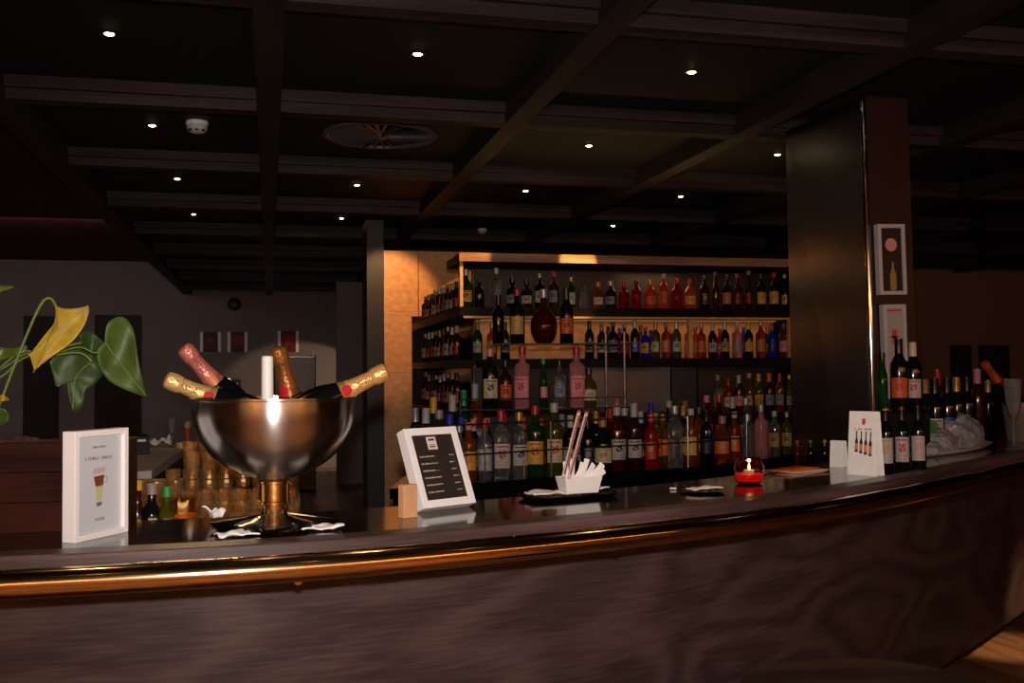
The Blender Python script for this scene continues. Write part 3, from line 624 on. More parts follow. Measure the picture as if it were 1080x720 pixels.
for i in range(25):
    a = i / 24; tt_ = a ** 1.7; r = R * (1 - (1 - tt_) ** 2.4) ** (1 / 1.85) * (1 - .012 * max(0, tt_ - .8) / .2); z = zb + (zt_ - zb) * tt_
    out.append((r, z))
inn = [(max(r - .004, 0), z + .004) for r, z in out[:-1]]
prof = out + [(R + .003, zt_ + .002), (R + .003, zt_ + .007), (R - .004, zt_ + .007)] + inn[::-1]
lathe_ob('bowl_shell', prof, M_silver, t, 64, ang=60)
# bottles in the bowl
def seal_text(parent, s_, size, z, r, mat, ang0=-PI / 2, vertical=True):
    v, f = text_geo(s_, size); out = []
    for p in v:
        if vertical: a = ang0 + p.y / r; out.append(Vector((math.cos(a) * (r + .0006), math.sin(a) * (r + .0006), z - p.x)))
        else: a = ang0 + p.x / r; out.append(Vector((math.cos(a) * (r + .0006), math.sin(a) * (r + .0006), z + p.y)))
    n = len(out)
    return ob('foil_lettering', me('foil_lettering', out, f, mat), parent)
def champ(head, tail, foil, glass, label, seal=(190, 16, 36), spin=0, L=.31):
    """bottle with its mouth at head, running to tail inside the bowl"""
    head = Vector(head); tail = Vector(tail); d = (head - tail).normalized()
    base = head - d * L
    q = Vector((0, 0, 1)).rotation_difference(d)
    # turn so the local -Y side looks at the camera
    t = thing('champagne_bottle', label, 'bottle', base, group='champagne bottles in the silver bowl')
    t.rotation_mode = 'QUATERNION'
    toc = (CAM - base); loc = q.inverted() @ toc; a = math.atan2(loc.y, loc.x) + PI / 2 + spin
    from mathutils import Quaternion
    t.rotation_quaternion = q @ Quaternion((0, 0, 1), a)
    prof = [(0, .01), (.034, 0), (.0435, .006), (.044, .12), (.041, .15), (.029, .19), (.019, .225), (.0155, .25), (.0155, .305), (0, .306)]
    lathe_ob('glass_body', prof, pm('glass_dark', **GL['dark']), t, 28)
    fo = [(.0252, .205), (.0218, .222), (.0196, .245), (.0192, .270), (.0205, .273), (.0224, .280), (.0226, .298), (.0212, .309), (.015, .3145), (0, .315)]
    fm = pm('foil_%d_%d' % foil[:2], foil, .34, .45, bump=.35, bscale=110)
    lathe_ob('foil', fo, fm, t, 28)
    lathe_ob('neck_band', [(.0298, .189), (.0252, .2045), (.0245, .2047)], pm('neck_band_%d' % foil[0], tuple(int(v * .8) for v in foil), .4, .5), t, 28)
    m = MB(); 
    vv = []; ff = []
    n = 16
    def surf(z): return .0298 + (.0215 - .0298) * max(0, min(1, (z - .189) / .028))
    vv.append(Vector((0, -surf(.203) - .0018, .203)))
    for k in range(n):
        an = 2 * PI * k / n; dx = .0135 * math.cos(an); dz = .0135 * math.sin(an); r = surf(.203 + dz) + .0012; th = -PI / 2 + dx / r
        vv.append(Vector((math.cos(th) * r, math.sin(th) * r, .203 + dz)))
    for k in range(n): ff.append((0, 1 + k, 1 + (k + 1) % n))
    ob('wax_seal', me('wax_seal', vv, ff, pm('seal_red_%d' % seal[0], seal, .4), True), t)
    seal_text(t, 'CHANDON', .017, .248, .0203, pm('foil_print', (50, 22, 14), .5))
    return t
D0 = 2.555
def hp(x, y, d=D0): return atd(x, y, d)
champ(hp(407, 391, D0 - .04), hp(335, 427, D0 - .07), (226, 172, 104), 'dark', 'champagne bottle with gold foil leaning out of the right side of the bowl')
champ(hp(176, 400, D0 - .05), hp(245, 428, D0 + .0), (232, 190, 120), 'dark', 'champagne bottle with pale gold foil lowest on the left of the bowl')
champ(hp(194, 367, D0 + .05), hp(252, 432, D0 + .12), (216, 128, 112), 'dark', 'champagne bottle with pink foil leaning up left out of the bowl', seal=(200, 110, 50))
champ(hp(293, 368, D0 + .03), hp(308, 424, D0 + .06), (150, 92, 40), 'dark', 'champagne bottle with dark gold foil standing at the middle of the bowl', spin=-.5)
a = hp(282, 375, D0 - .04); b = hp(282, 440, D0 - .03)
t = thing('candle', 'upright white cylinder standing in the champagne bowl', 'candle', (b.x, b.y, CZ + .004 + .13)); hh = a.z - (CZ + .134)
lathe_ob('wax_body', [(0, 0), (.0135, 0), (.0145, .02), (.0148, hh * .5), (.0142, hh - .01), (.0135, hh - .002), (.011, hh), (0, hh)], pm('white_wax', (246, 240, 234), .5, sub=.2), t, 24)

# ---------------------------------------------------------------- napkins
def napkin(center, w, d, rz, label, seed=0, hgt=.008, group=None, z=None, mat=None, name='napkin'):
    rr = random.Random(seed); n, m_ = 16, 10; v = []; f = []; uv = []
    for i in range(n + 1):
        for j in range(m_ + 1):
            x = (i / n - .5) * w; y = (j / m_ - .5) * d
            q = noise.noise(Vector((x * 22 + seed * 7, y * 30, seed))); q2 = noise.noise(Vector((x * 9 + seed, y * 9, 3.3)))
            e = 1 - max(abs(i / n - .5), abs(j / m_ - .5)) * .5
            v.append(Vector((x + q2 * .012, y + q * .008, abs(q) * hgt * 1.6 + abs(q2) * hgt + .0012)))
    for i in range(n):
        for j in range(m_):
            a = i * (m_ + 1) + j; f.append((a, a + m_ + 1, a + m_ + 2, a + 1))
    o = ob(name, me(name, v, f, mat or M_paper, True), loc=(center[0], center[1], z if z is not None else CZ), rot=(0, 0, rz))
    s_ = o.modifiers.new('thickness', 'SOLIDIFY'); s_.thickness = .0035; s_.offset = 1
    tag(o, label, 'napkin', group); return o
p = atz(256, 565, CZ); napkin(p, .125, .05, .35, 'crumpled white napkin in front of the bowl, left of its foot', 1, .010)
p = atz(338, 559, CZ); napkin(p, .115, .05, .1, 'folded white napkin in front of the bowl, right of its foot', 2, .009)
p = atz(227, 552, CZ); napkin(p, .04, .035, 1.2, 'small white paper scrap left of the black tray', 3, .03)

# ---------------------------------------------------------------- box frames
def box_frame(BL, BR, depth, height, lean, label, name, border, prop=None):
    """frame with bottom front corners BL, BR on the counter, leaning back by lean"""
    BL = Vector((BL.x, BL.y, CZ)); BR = Vector((BR.x, BR.y, CZ)); ex = (BR - BL); w = ex.length; ex.normalize()
    back = Vector((-ex.y, ex.x, 0)); up = Vector((0, 0, 1)) * math.cos(lean) + back * math.sin(lean); bk = ex.cross(up) * -1
    if bk.dot(back) < 0: bk = -bk
    M_ = Matrix(((ex.x, bk.x, up.x, BL.x), (ex.y, bk.y, up.y, BL.y), (ex.z, bk.z, up.z, BL.z + depth * math.sin(lean)), (0, 0, 0, 1)))
    t = thing(name, label, 'picture frame', (0, 0, 0)); t.matrix_world = M_
    b = border
    m = MB(); 
    for x0, x1, z0, z1 in ((0, b, 0, height), (w - b, w, 0, height), (b, w - b, 0, b), (b, w - b, height - b, height)): m.box((x0, 0, z0), (x1, depth, z1))
    m.build('frame', M_white, t, bevel=.0015)
    MB().box((b, depth * .8, b), (w - b, depth * .95, height - b)).build('backing_board', pm('backing_brown', (90, 70, 50), .8), t)
    return t, w, b
# left frame
t, w, b = box_frame(atz(79, 573, CZ), atz(135.5, 560.5, CZ), .036, .247, 0, 'white box frame with a layered coffee glass picture, left end of the counter', 'picture_frame', .014)
MB().box((b, .010, b), (w - b, .014, .247 - b)).build('print', pm('pale_print', (206, 208, 214), .5), t)
nrm = Vector((0, -1, 0)); EX = Vector((1, 0, 0)); EZ = Vector((0, 0, 1)); cx = w / 2
m = MB(); scribble(m, (cx - .022, .0098, .205), EX, EZ, nrm, .044, .005, .0009, random.Random(3)); scribble(m, (cx - .045, .0098, .178), EX, EZ, nrm, .09, .008, .0011, random.Random(4)); scribble(m, (cx - .014, .0098, .038), EX, EZ, nrm, .03, .008, .0011, random.Random(5))
m.build('print_lettering', pm('print_grey_brown', (120, 96, 100), .7), t)
def flat_poly(name, pts, mat, par, y=.0096):
    v = [Vector((x, y, z)) for x, z in pts] + [Vector((x, y + .0003, z)) for x, z in pts]; n = len(pts)
    f = [tuple(range(n)), tuple(range(2 * n - 1, n - 1, -1))] + [(i, n + i, n + (i + 1) % n, (i + 1) % n) for i in range(n)]
    return MB().add(v, f).build(name, mat, par)
flat_poly('printed_milk_foam', [(cx - .022, .150), (cx - .018, .158), (cx + .018, .160), (cx + .020, .152), (cx + .014, .147), (cx - .016, .146)], pm('foam_pinkish', (198, 170, 172), .7), t)
flat_poly('printed_coffee', [(cx - .018, .140), (cx + .016, .142), (cx + .012, .118), (cx - .012, .117)], pm('coffee_brown', (122, 58, 34), .7), t)
flat_poly('printed_milk', [(cx - .012, .1168), (cx + .012, .1178), (cx + .007, .084), (cx - .008, .083)], pm('milk_cream', (196, 192, 140), .7), t)
flat_poly('printed_glass_foot', [(cx - .010, .080), (cx + .009, .081), (cx + .006, .072), (cx - .008, .071)], pm('glass_grey', (110, 104, 100), .7), t)
m = MB(); stroke(m, [(cx + .017, .0098, .139), (cx + .025, .0098, .136), (cx + .024, .0098, .126), (cx + .014, .0098, .124)], .0016, nrm); m.build('printed_handle', pm('handle_grey', (150, 132, 130)), t)
# menu frame: leaning back, turned to the right
BLm, BRm = atz(447, 542, CZ), atz(502.5, 535, CZ)
t, w, b = box_frame(BLm, BRm, .036, .225, .40, 'white framed chalk menu leaning back on the counter, right of the bowl', 'menu_frame', .021)
MF = t
MB().box((b, .004, b), (w - b, .008, .225 - b)).build('chalk_board', pm('menu_brown', (48, 38, 34), .5), t)
m = MB(); m2 = MB(); rr = random.Random(11)
for k in range(6):
    z = .225 - b - .062 - k * .020
    scribble(m, (b + .012, .0038, z), EX, EZ, nrm, .045 + rr.uniform(-.008, .02), .0028, .0009, rr); scribble(m2, (w - b - .03, .0038, z), EX, EZ, nrm, .018, .0028, .0009, rr)
    stroke(m, [(b + .012, .0038, z - .001), (b + .05 + rr.uniform(0, .02), .0038, z)], .0007, nrm)
m.build('menu_lettering', pm('chalk_white', (196, 184, 176), .8), t); m2.build('menu_prices', pm('chalk_white', (196, 184, 176), .8), t)
m = MB(); z = .225 - b - .018
m.box((w / 2 - .022, .0030, z - .024), (w / 2 + .01, .0039, z + .012)); m.build('menu_logo', pm('logo_cream', (226, 214, 200), .7), t)
m = MB(); m.box((w / 2 - .016, .0026, z + .001), (w / 2 + .004, .0030, z + .007)); m.box((w / 2 - .016, .0026, z - .018), (w / 2 + .004, .0030, z - .014)); m.box((w / 2 - .015, .0026, z - .011), (w / 2 + .003, .0030, z - .0095)); m.build('menu_logo_mark', pm('menu_brown', (48, 38, 34)), t)

# wooden prop behind it
p = atz(431, 549, CZ)
t = thing('wooden_block', 'pale wooden block propping the chalk menu from behind', 'block', (p.x + .006, p.y + .06, CZ), .5)
MB().box((-.022, -.012, 0), (.022, .012, .085)).build('block_body', pm('pale_beech', (216, 160, 116), .6, vary=.08, vscale=20), t, bevel=.002)

# ---------------------------------------------------------------- black tray with sugar box
c = atz(600, 524, CZ)
t = thing('serving_tray', 'long black tray holding napkins and the white sugar box', 'tray', (c.x, c.y, CZ), .30)
v = []; f = []
for sx, sy, z in ((.135, .065, 0), (.15, .08, .012), (.153, .083, .0125), (.147, .077, .008), (.133, .063, .004)):
    n = 24
    for k in range(n):
        a = 2 * PI * k / n; q = (abs(math.cos(a)) ** 5 + abs(math.sin(a)) ** 5) ** (-.2); v.append((sx * q * math.cos(a), sy * q * math.sin(a), z))
n = 24
for i in range(4):
    for k in range(n): f.append((i * n + k, i * n + (k + 1) % n, (i + 1) * n + (k + 1) % n, (i + 1) * n + k))
f.append(tuple(range(n))[::-1]); f.append(tuple(range(4 * n, 5 * n)))
MB().add(v, f).build('tray_body', M_black, t, smooth=True)
TR = Matrix.Rotation(.30, 4, 'Z'); TR.translation = Vector((c.x, c.y, CZ))
q = TR @ Vector((-.082, -.005, 0)); napkin(q, .11, .075, .25, 'crumpled white napkins at the left end of the black tray', 5, .008, z=CZ + .012)
q = TR @ Vector((.105, .028, 0)); napkin(q, .075, .06, .4, 'folded white napkin at the right end of the black tray', 6, .006, z=CZ + .012)
q = TR @ Vector((.028, -.012, .013))
t = thing('sugar_box', 'white porcelain sugar box filled with paper sachets on the black tray', 'container', q, .18)
v = []; f = []
L4 = [(.052, .026, 0), (.062, .034, .048), (.059, .031, .048), (.050, .024, .004)]
for sx, sy, z in L4: v += [(-sx, -sy, z), (sx, -sy, z), (sx, sy, z), (-sx, sy, z)]
for i in range(3):
    for k in range(4): f.append((i * 4 + k, i * 4 + (k + 1) % 4, (i + 1) * 4 + (k + 1) % 4, (i + 1) * 4 + k))
f += [(3, 2, 1, 0), (12, 13, 14, 15)]
MB().add(v, f).build('box_body', M_porc, t, bevel=.0025)
SB = Matrix.Translation(q) @ Matrix.Rotation(.18, 4, 'Z')
rs = random.Random(21)
sach = [(-.047, 0, .066, 0, .0), (-.036, -.006, .072, .1, .05), (-.018, .006, .05, .6, .3), (-.010, -.008, .066, .35, -.2), (-.001, .004, .074, .25, .2), (.010, -.006, .05, 1.0, .2), (.018, .008, .052, .8, -.1), (.027, -.004, .046, 1.15, .2), (.034, .006, .056, .95, 0), (.043, -.006, .044, 1.1, -.1), (.048, .01, .05, .7, .1)]
for i, (x, y, h, ry, rx) in enumerate(sach):
    nm = 'white paper sugar sachet, %s in the sugar box' % ('leftmost upright' if i == 0 else 'rightmost' if i == len(sach) - 1 else ORD[i + 1] + ' from the left')
    h *= 1.3; v = []; f = []; n = 6
    for k in range(n + 1):
        z = k / n * h; th = .0025 * math.sin(PI * k / n) + .0004; cx_ = .002 * math.sin(k * 1.4 + i)
        v += [(-.0085, cx_ - th * .2, z), (0, cx_ - th, z), (.0085, cx_ - th * .2, z), (.0085, cx_ + th * .2, z), (0, cx_ + th, z), (-.0085, cx_ + th * .2, z)]
    for k in range(n):
        for j in range(6): f.append((k * 6 + j, k * 6 + (j + 1) % 6, (k + 1) * 6 + (j + 1) % 6, (k + 1) * 6 + j))
    f += [(5, 4, 3, 2, 1, 0), tuple(n * 6 + j for j in range(6))]
    o = MB().add(v, f).build('sugar_sachet', M_paper, smooth=True)
    h *= 1.25; mm = SB @ Matrix.Translation((x * .9, y, .008 if ry < .5 else .03)) @ Matrix.Rotation(ry * .9, 4, 'Y') @ Matrix.Rotation(rx, 4, 'X')
    o.matrix_world = mm; tag(o, nm, 'sachet', 'paper sachets in the sugar box')
sk = [((594, 489), (611, 433)), ((600, 490), (619, 434))]
for i, ((xa_, ya_), (xb_, yb_)) in enumerate(sk):
    a = atd(xa_, ya_ + 14, 2.93); b = atd(xb_, yb_, 2.98)
    t = thing('stirrer_stick', 'tall pink and white wrapped stick, %s of the pair in the sugar box' % ('left' if i == 0 else 'right'), 'stick', a, group='wrapped sticks in the sugar box')
    MB().tube([(0, 0, 0), (b - a) * .97], .0052, 8).build('wrapper', pm('wrap_pink', (226, 186, 180), .45), t, smooth=True)
    dd = (b - a); s_ = Vector((-dd.z, 0, dd.x)).normalized()
    MB().tube([dd * .05 + Vector((0, -.0045, 0)), dd * .93 + Vector((0, -.0045, 0))], .0024, 6).build('printed_stripe', pm('wrap_dark', (110, 40, 50), .5), t)
    MB().tube([dd * .965, dd], .0058, 8).build('stick_tip', pm('brown_tip', (140, 92, 50), .6), t)

# small dish with napkin
p = atz(741, 519, CZ)
t = thing('small_tray', 'small black dish holding a folded napkin, left of the candle', 'tray', (p.x, p.y, CZ), .35)
lathe_ob('dish', [(0, 0), (.045, 0), (.066, .006), (.068, .0075), (.064, .0075), (.044, .003), (0, .003)], M_black, t, 32)
napkin((p.x + .005, p.y), .115, .045, .35, 'small folded napkin on the small black dish', 8, .005, z=CZ + .008)
p = atz(719, 517, CZ); napkin((p.x - .02, p.y + .02), .02, .012, 0, 'tiny white paper shred left of the small black dish', 9, .006)

# tealight globe
p = atz(797, 511, CZ)
t = thing('candle_globe', 'clear glass globe with red bottom and lit tealight on the counter', 'candle holder', (p.x, p.y + .045, CZ))
pr_ = [(0, .001), (.03, 0), (.042, .006), (.049, .022), (.0515, .04), (.049, .06), (.041, .077), (.035, .084), (.0335, .0835), (.0395, .076), (.047, .06), (.0495, .04), (.0475, .023), (.041, .009), (.03, .004), (0, .004)]
lathe_ob('glass_globe', pr_, pm('globe_glass', (250, 244, 240), .02, 0, 1, ior=1.4), t, 40)
lathe_ob('red_gel', [(0, .005), (.029, .005), (.040, .01), (.0462, .023), (.047, .032), (.03, .034), (0, .033)], pm('red_gel', (230, 24, 20), .25, 0, .35, emit=(255, 30, 14), es=.12), t, 32)  # gel's faint own glow stands in for candlelight passing through it
lathe_ob('tealight', [(0, .034), (.016, .034), (.016, .044), (.013, .043), (0, .043)], M_paper, t, 20)
lathe_ob('flame', [(0, .044), (.004, .048), (.0045, .053), (.0025, .061), (0, .068)], pm('flame', (255, 200, 120), emit=(255, 190, 110), es=60), t, 12)
l = bpy.data.lights.new('flame_glow', 'POINT'); l.energy = .5; l.color = (1, .5, .2); l.shadow_soft_size = .006
lo = bpy.data.objects.new('flame_glow', l); COL.objects.link(lo); lo.parent = t; lo.location = (0, 0, .075)

# flyers
p = atz(846, 499, CZ)
for k, (dx, dy, rz, c_, lab) in enumerate(((0, 0, .55, (168, 160, 170), 'grey-blue flyer at the bottom of the stack left of the tent card'), (.02, .03, .35, (226, 170, 140), 'pale peach flyer in the middle of the stack left of the tent card'), (-.01, .05, .5, (232, 110, 24), 'orange flyer on top of the stack left of the tent card'))):
    v = []; f = []; n = 8
    for i in range(n + 1):
        for j in (0, 1): x = (i / n - .5) * .2; v.append((x, (j - .5) * .1, .0006 + .002 * (i / n) ** 2))
    for i in range(n): f.append((i * 2, i * 2 + 2, i * 2 + 3, i * 2 + 1))
    o = ob('flyer', me('flyer', v, f, pm('flyer_%d' % k, c_, .4, vary=.2, vscale=12), True), loc=(p.x + dx, p.y + dy, CZ + .0005 + k * .0045), rot=(0, 0, rz))
    s_ = o.modifiers.new('thickness', 'SOLIDIFY'); s_.thickness = .0018; s_.offset = 1
    tag(o, lab, 'flyer', 'flyers on the counter')

# tent card
A_, B_ = atz(893.5, 500, CZ), atz(925, 502.5, CZ)
ex = (B_ - A_); w = ex.length; ex.normalize(); az = math.atan2(ex.y, ex.x)
t = thing('tent_card', 'white folded tent card with red emblem and four printed bottles', 'card', (A_.x, A_.y, CZ), az)
hh = .225; lean = .10
def leanm(s_): return Matrix.Rotation(-lean * s_, 4, 'X')
MB().box((0, 0, 0), (w, .0012, hh), leanm(1)).build('front_leaf', M_paper, t)
MB().box((0, .049, 0), (w, .0502, hh), Matrix.Translation((0, .05, 0)) @ leanm(-1) @ Matrix.Translation((0, -.05, 0))).build('back_leaf', M_paper, t)
LM = leanm(1)
m = MB(); m.box((w / 2 - .006, -.0008, hh - .045), (w / 2 + .006, -.0002, hh - .026), LM); m.box((w / 2 - .002, -.0008, hh - .049), (w / 2 + .002, -.0002, hh - .0451), LM)
scr = MB(); scribble(scr, (w * .2, -.0004, hh - .066), EX, EZ, nrm, w * .6, .007, .0016, random.Random(9)); m.add([LM @ p for p in scr.v], scr.f)
m.build('red_emblem', pm('emblem_red', (196, 70, 56), .6), t)
for k in range(4):
    x = w * .28 + k * w * .155; zz = hh * .36 - k * .004; hb = .075 + k * .003
    pts = [(x - .006, zz), (x + .006, zz), (x + .006, zz + hb * .5), (x + .0022, zz + hb * .68), (x + .0022, zz + hb), (x - .0022, zz + hb), (x - .0022, zz + hb * .68), (x - .006, zz + hb * .5)]
    v = [LM @ Vector((a, -.0009, b)) for a, b in pts] + [LM @ Vector((a, -.0003, b)) for a, b in pts]
    f = [tuple(range(8)), tuple(range(15, 7, -1))] + [(i, 8 + i, 8 + (i + 1) % 8, (i + 1) % 8) for i in range(8)]
    MB().add(v, f).build('printed_bottle', pm('print_dark_brown', (52, 30, 24), .6), t)
    MB().box((x - .0058, -.0014, zz + .008), (x + .0058, -.00095, zz + hb * .42), LM).build('printed_label', pm('print_tan', (206, 140, 90), .6), t)
p = atz(893, 494, CZ)
t = thing('tent_card', 'small plain white card standing behind the emblem card', 'card', (p.x, p.y + .07, CZ), az)
MB().box((-.03, 0, 0), (.03, .0015, .10), Matrix.Rotation(-.08, 4, 'X')).build('leaf', M_paper, t)
MB().box((-.03, .03, 0), (.03, .0315, .10), Matrix.Translation((0, .03, 0)) @ Matrix.Rotation(.08, 4, 'X') @ Matrix.Translation((0, -.03, 0))).build('back_leaf', M_paper, t)

# ---------------------------------------------------------------- wine on the right
def put(px, py, sh, gl, lc, ac, cc, h, label, group, dz=CZ, Y=None, wide=1):
    p = atz(px, py, dz) if Y is None else aty(px, py, Y)
    return bottle((p.x, p.y, dz), sh, gl, lc, ac, cc, h, label, group, rz=-math.atan2(p.x, p.y), wide=wide)
for px, py, cap, ac, nm in ((935, 497, 'y', 'g', 'yellow-banded bottle with cream label, left'), (952, 495.5, 'r', 'r', 'red-banded bottle with white label, middle'), (969, 494, 'k', 'p', 'dark-capped bottle with pink-printed white label, right')):
    bt = put(px, py, 'claret', 'dark', 'w', ac, 'k', .232, nm + ' of the front three on the counter', 'three small wine bottles at the counter edge', wide=.92)
    if cap != 'k': lathe_ob('cap_band', [(.0162, .288), (.0172, .2885), (.0172, .294), (.0162, .2945)], pm('band_' + cap, CN[cap][1], .4), bt, 16)
rp_ = atz(954, 483, CZ)
ds = thing('display_riser', 'low black riser block under the three tall bottles by the pillar', 'riser', (rp_.x, rp_.y + .02, CZ), .3)
MB().box((-.17, -.045, 0), (.13, .045, .19)).build('block', M_blackm, ds, bevel=.003)
MB().box((-.172, -.047, .1901), (.132, .047, .20)).build('lid', M_black, ds)
for dx, gl, lc, ac, cc, h, sh, lab in ((-.11, 'green', '-', 'k', 'k', .24, 'slim', 'slim green bottle beside the steel pillar, on the black riser'), (-.005, 'dark', 'o', 'r', 'k', .30, 'wine', 'tallest black bottle with a bright orange label, on the black riser'), (.085, 'dark', 'w', 'r', 'c', .285, 'wine', 'tall black bottle with cream cap and white label, on the black riser')):
    q_ = Matrix.Translation(ds.location) @ Matrix.Rotation(.3, 4, 'Z') @ Vector((dx, 0, .2001))
    bottle(q_, sh, gl, lc, ac, cc, h, lab, 'bottles on the black riser', rz=-math.atan2(q_.x, q_.y))
for px, py, gl, lc, ac, cc, h, sh, lab in (
    (987, 476, 'dark', 'w', 'k', 'k', .33, 'wine', 'dark bottle with white label low behind the ice tray'),
    (990, 468, 'maroon', '-', 'k', 'r', .37, 'wine', 'dark bottle with red capsule behind the greens'),
    (1000, 474, 'dark', 'b', 'k', 'k', .33, 'wine', 'dark bottle with blue label behind the greens'),
    (1010, 470, 'dark', '-', 'k', 'g', .33, 'wine', 'dark bottle with gold capsule behind the greens'),
    (1021, 468, 'dark', '-', 'k', 'k', .33, 'wine', 'dark bottle with black capsule right of the gold-capped one'),
    (1032, 463, 'maroon', '-', 'k', 'p', .37, 'wine', 'dark red bottle with pinkish capsule behind the ice bags'),
    (1043, 462, 'dark', '-', 'k', 'g', .31, 'wine', 'dark bottle with gold collar, rightmost behind the ice bags'),
    (977, 470, 'dark', '-', 'k', 't', .32, 'wine', 'dark bottle partly hidden behind the cream-capped tall bottle'),
    (999, 466, 'brown', '-', 'k', 'k', .30, 'spirit', 'brown bottle at the back of the wine group')):
    put(px, py, sh, gl, lc, ac, cc, h, lab, 'wine bottles at the right end of the counter')

# ice tray
p = atz(1010, 481, CZ); q = atz(962, 487, CZ); r_ = atz(1058, 471, CZ)
ctr = (q + r_) / 2 + Vector((-.02, .10, 0)); az = math.atan2(r_.y - q.y, r_.x - q.x); hl = (r_ - q).length / 2
t = thing('ice_tray', 'white oval platter of bagged ice beside the wine bottles', 'platter', (ctr.x, ctr.y, CZ), az)
v = []; f = []; n = 40
for s_, z in ((.7, 0), (.86, .004), (1.0, .02), (1.01, .022), (.97, .021), (.84, .008), (.7, .005)):
    for k in range(n): a = 2 * PI * k / n; v.append((hl * s_ * math.cos(a), .115 * s_ * math.sin(a), z))
for i in range(6):
    for k in range(n): f.append((i * n + k, i * n + (k + 1) % n, (i + 1) * n + (k + 1) % n, (i + 1) * n + k))
f += [tuple(range(n))[::-1], tuple(range(6 * n, 7 * n))]
MB().add(v, f).build('platter_body', M_porc, t, smooth=True)
IT = Matrix.Translation((ctr.x, ctr.y, CZ)) @ Matrix.Rotation(az, 4, 'Z')
M_ice = pm('ice_plastic', (180, 176, 180), .12, 0, .35, vary=.15, vscale=25)
for i, (x, y, sx, sy, sz, lab) in enumerate(((-.5, -.02, .10, .07, .045, 'flattened grey ice bag nearest the front three bottles'), (-.1, .0, .13, .075, .07, 'crumpled grey ice bag in the middle of the platter'), (.48, .02, .19, .085, .11, 'largest crumpled ice bag at the right of the platter'))):
    bm = bmesh.new(); bmesh.ops.create_icosphere(bm, subdivisions=4, radius=1)
    for vv in bm.verts:
        c0 = vv.co.copy(); k = 1 + .16 * noise.noise(c0 * 2.2 + Vector((i * 5, 0, 0))) + .10 * abs(noise.noise(c0 * 6 + Vector((i, 3, 0)))) + .05 * noise.noise(c0 * 14)
        vv.co = Vector((c0.x * sx * k, c0.y * sy * k, max(-.35, c0.z) * sz * k + .35 * sz * 1.1 if c0.z > -.35 else (-.35 * sz + .385 * sz)))
    d = bpy.data.meshes.new('ice_bag'); bm.to_mesh(d); bm.free(); d.materials.append(M_ice)
    for pl in d.polygons: pl.use_smooth = False
    pp = IT @ Vector((x * hl, y, .007)); o = ob('ice_bag', d, loc=pp, rot=(0, 0, az)); tag(o, lab, 'ice bag', 'ice bags on the platter')
def parsley(p, r, n, label, seed):
    rr = random.Random(seed); lv = MB(); st = MB(); base = Vector(p)
    for k in range(n):
        a = rr.uniform(0, 2 * PI); el = rr.uniform(.1, 1.2); d = Vector((math.cos(a) * math.cos(el), math.sin(a) * math.cos(el), math.sin(el) * .7)) * r * rr.uniform(.5, 1)
        if k % 4 == 0: st.tube([(0, 0, 0), d * .5 + Vector((0, 0, .01)), d], .0014, 5)
        for j in range(3):
            c_ = d + Vector((rr.uniform(-1, 1), rr.uniform(-1, 1), rr.uniform(-1, 1))) * .012; e1 = Vector((rr.uniform(-1, 1), rr.uniform(-1, 1), rr.uniform(-.5, .8))).normalized(); e2 = e1.orthogonal().normalized(); s_ = rr.uniform(.007, .012)
            pts = [c_ - e1 * s_, c_ + e2 * s_ * .7 - e1 * s_ * .2, c_ + e1 * s_ * .3 + e2 * s_ * .9, c_ + e1 * s_ * 1.1, c_ + e1 * s_ * .3 - e2 * s_ * .9, c_ - e2 * s_ * .7 - e1 * s_ * .2]
            nn = e1.cross(e2) * .0006; lv.add(pts + [q_ + nn for q_ in pts], [(0, 1, 2, 3, 4, 5), (11, 10, 9, 8, 7, 6)] + [(i, i + 6, (i + 1) % 6 + 6, (i + 1) % 6) for i in range(6)])
    t = thing('parsley_bunch', label, 'herbs', base, group='parsley bunches beside the wine')
    lv.build('leaves', pm('parsley_green', (78, 130, 56), .55), t); st.build('stems', pm('stem_green', (96, 130, 60), .6), t)
parsley(IT @ Vector((-.74 * hl, .0, .05)), .07, 90, 'bunch of parsley beside the front three wine bottles', 1)
parsley(IT @ Vector((-.2 * hl, .07, .085)), .10, 170, 'larger bunch of parsley behind the ice bags', 2)
parsley(IT @ Vector((.5 * hl, .08, .11)), .08, 100, 'low bunch of parsley at the right behind the largest ice bag', 3)

# flute glasses
def flute(p, s_, label, grp=None, name='flute_glass'):
    t = thing(name, label, 'glass', p, group=grp); t.scale = (s_,) * 3
    g = pm('thin_glass', (235, 235, 238), .03, 0, .9, ior=1.25)
    lathe_ob('foot', [(0, 0), (.03, 0), (.031, .002), (.008, .005), (.004, .01)], g, t, 20)
    lathe_ob('stem', [(.004, .010), (.0035, .05), (.004, .085), (.006, .092)], g, t, 12)
    lathe_ob('cup', [(.004, .092), (.014, .105), (.022, .14), (.027, .215), (.0255, .215), (.0205, .14), (.012, .107), (0, .1)], g, t, 24)
p = atz(1067, 473, CZ); flute((p.x + .03, p.y + .02, CZ), 1.5, 'tall champagne flute at the far right end of the counter')
# cooler with tilted bottles at the far right
p = atz(1074, 468, CZ); cx_, cy_ = p.x + .16, p.y + .16
t = thing('wine_cooler', 'clear wine cooler with tilted bottles at the right edge', 'wine cooler', (cx_, cy_, CZ))
lathe_ob('cooler_wall', [(0, 0), (.07, 0), (.075, .005), (.095, .2), (.092, .2), (.071, .008), (0, .006)], pm('frosted_glass', (150, 132, 130), .25, 0, .5), t, 32)
for k, (hx, hy, col, lab) in enumerate((((1039), 384, (190, 84, 44), 'bottle with copper foil tilted far left out of the wine cooler'), ((1058), 402, (150, 78, 40), 'bottle with bronze foil tilted low out of the wine cooler'))):
    h_ = aty(hx, hy, cy_ - .02 + k * .05); champ(h_, (cx_ + .02, cy_ - .0 + k * .04, CZ + .12), col, 'dark', lab, L=.3)

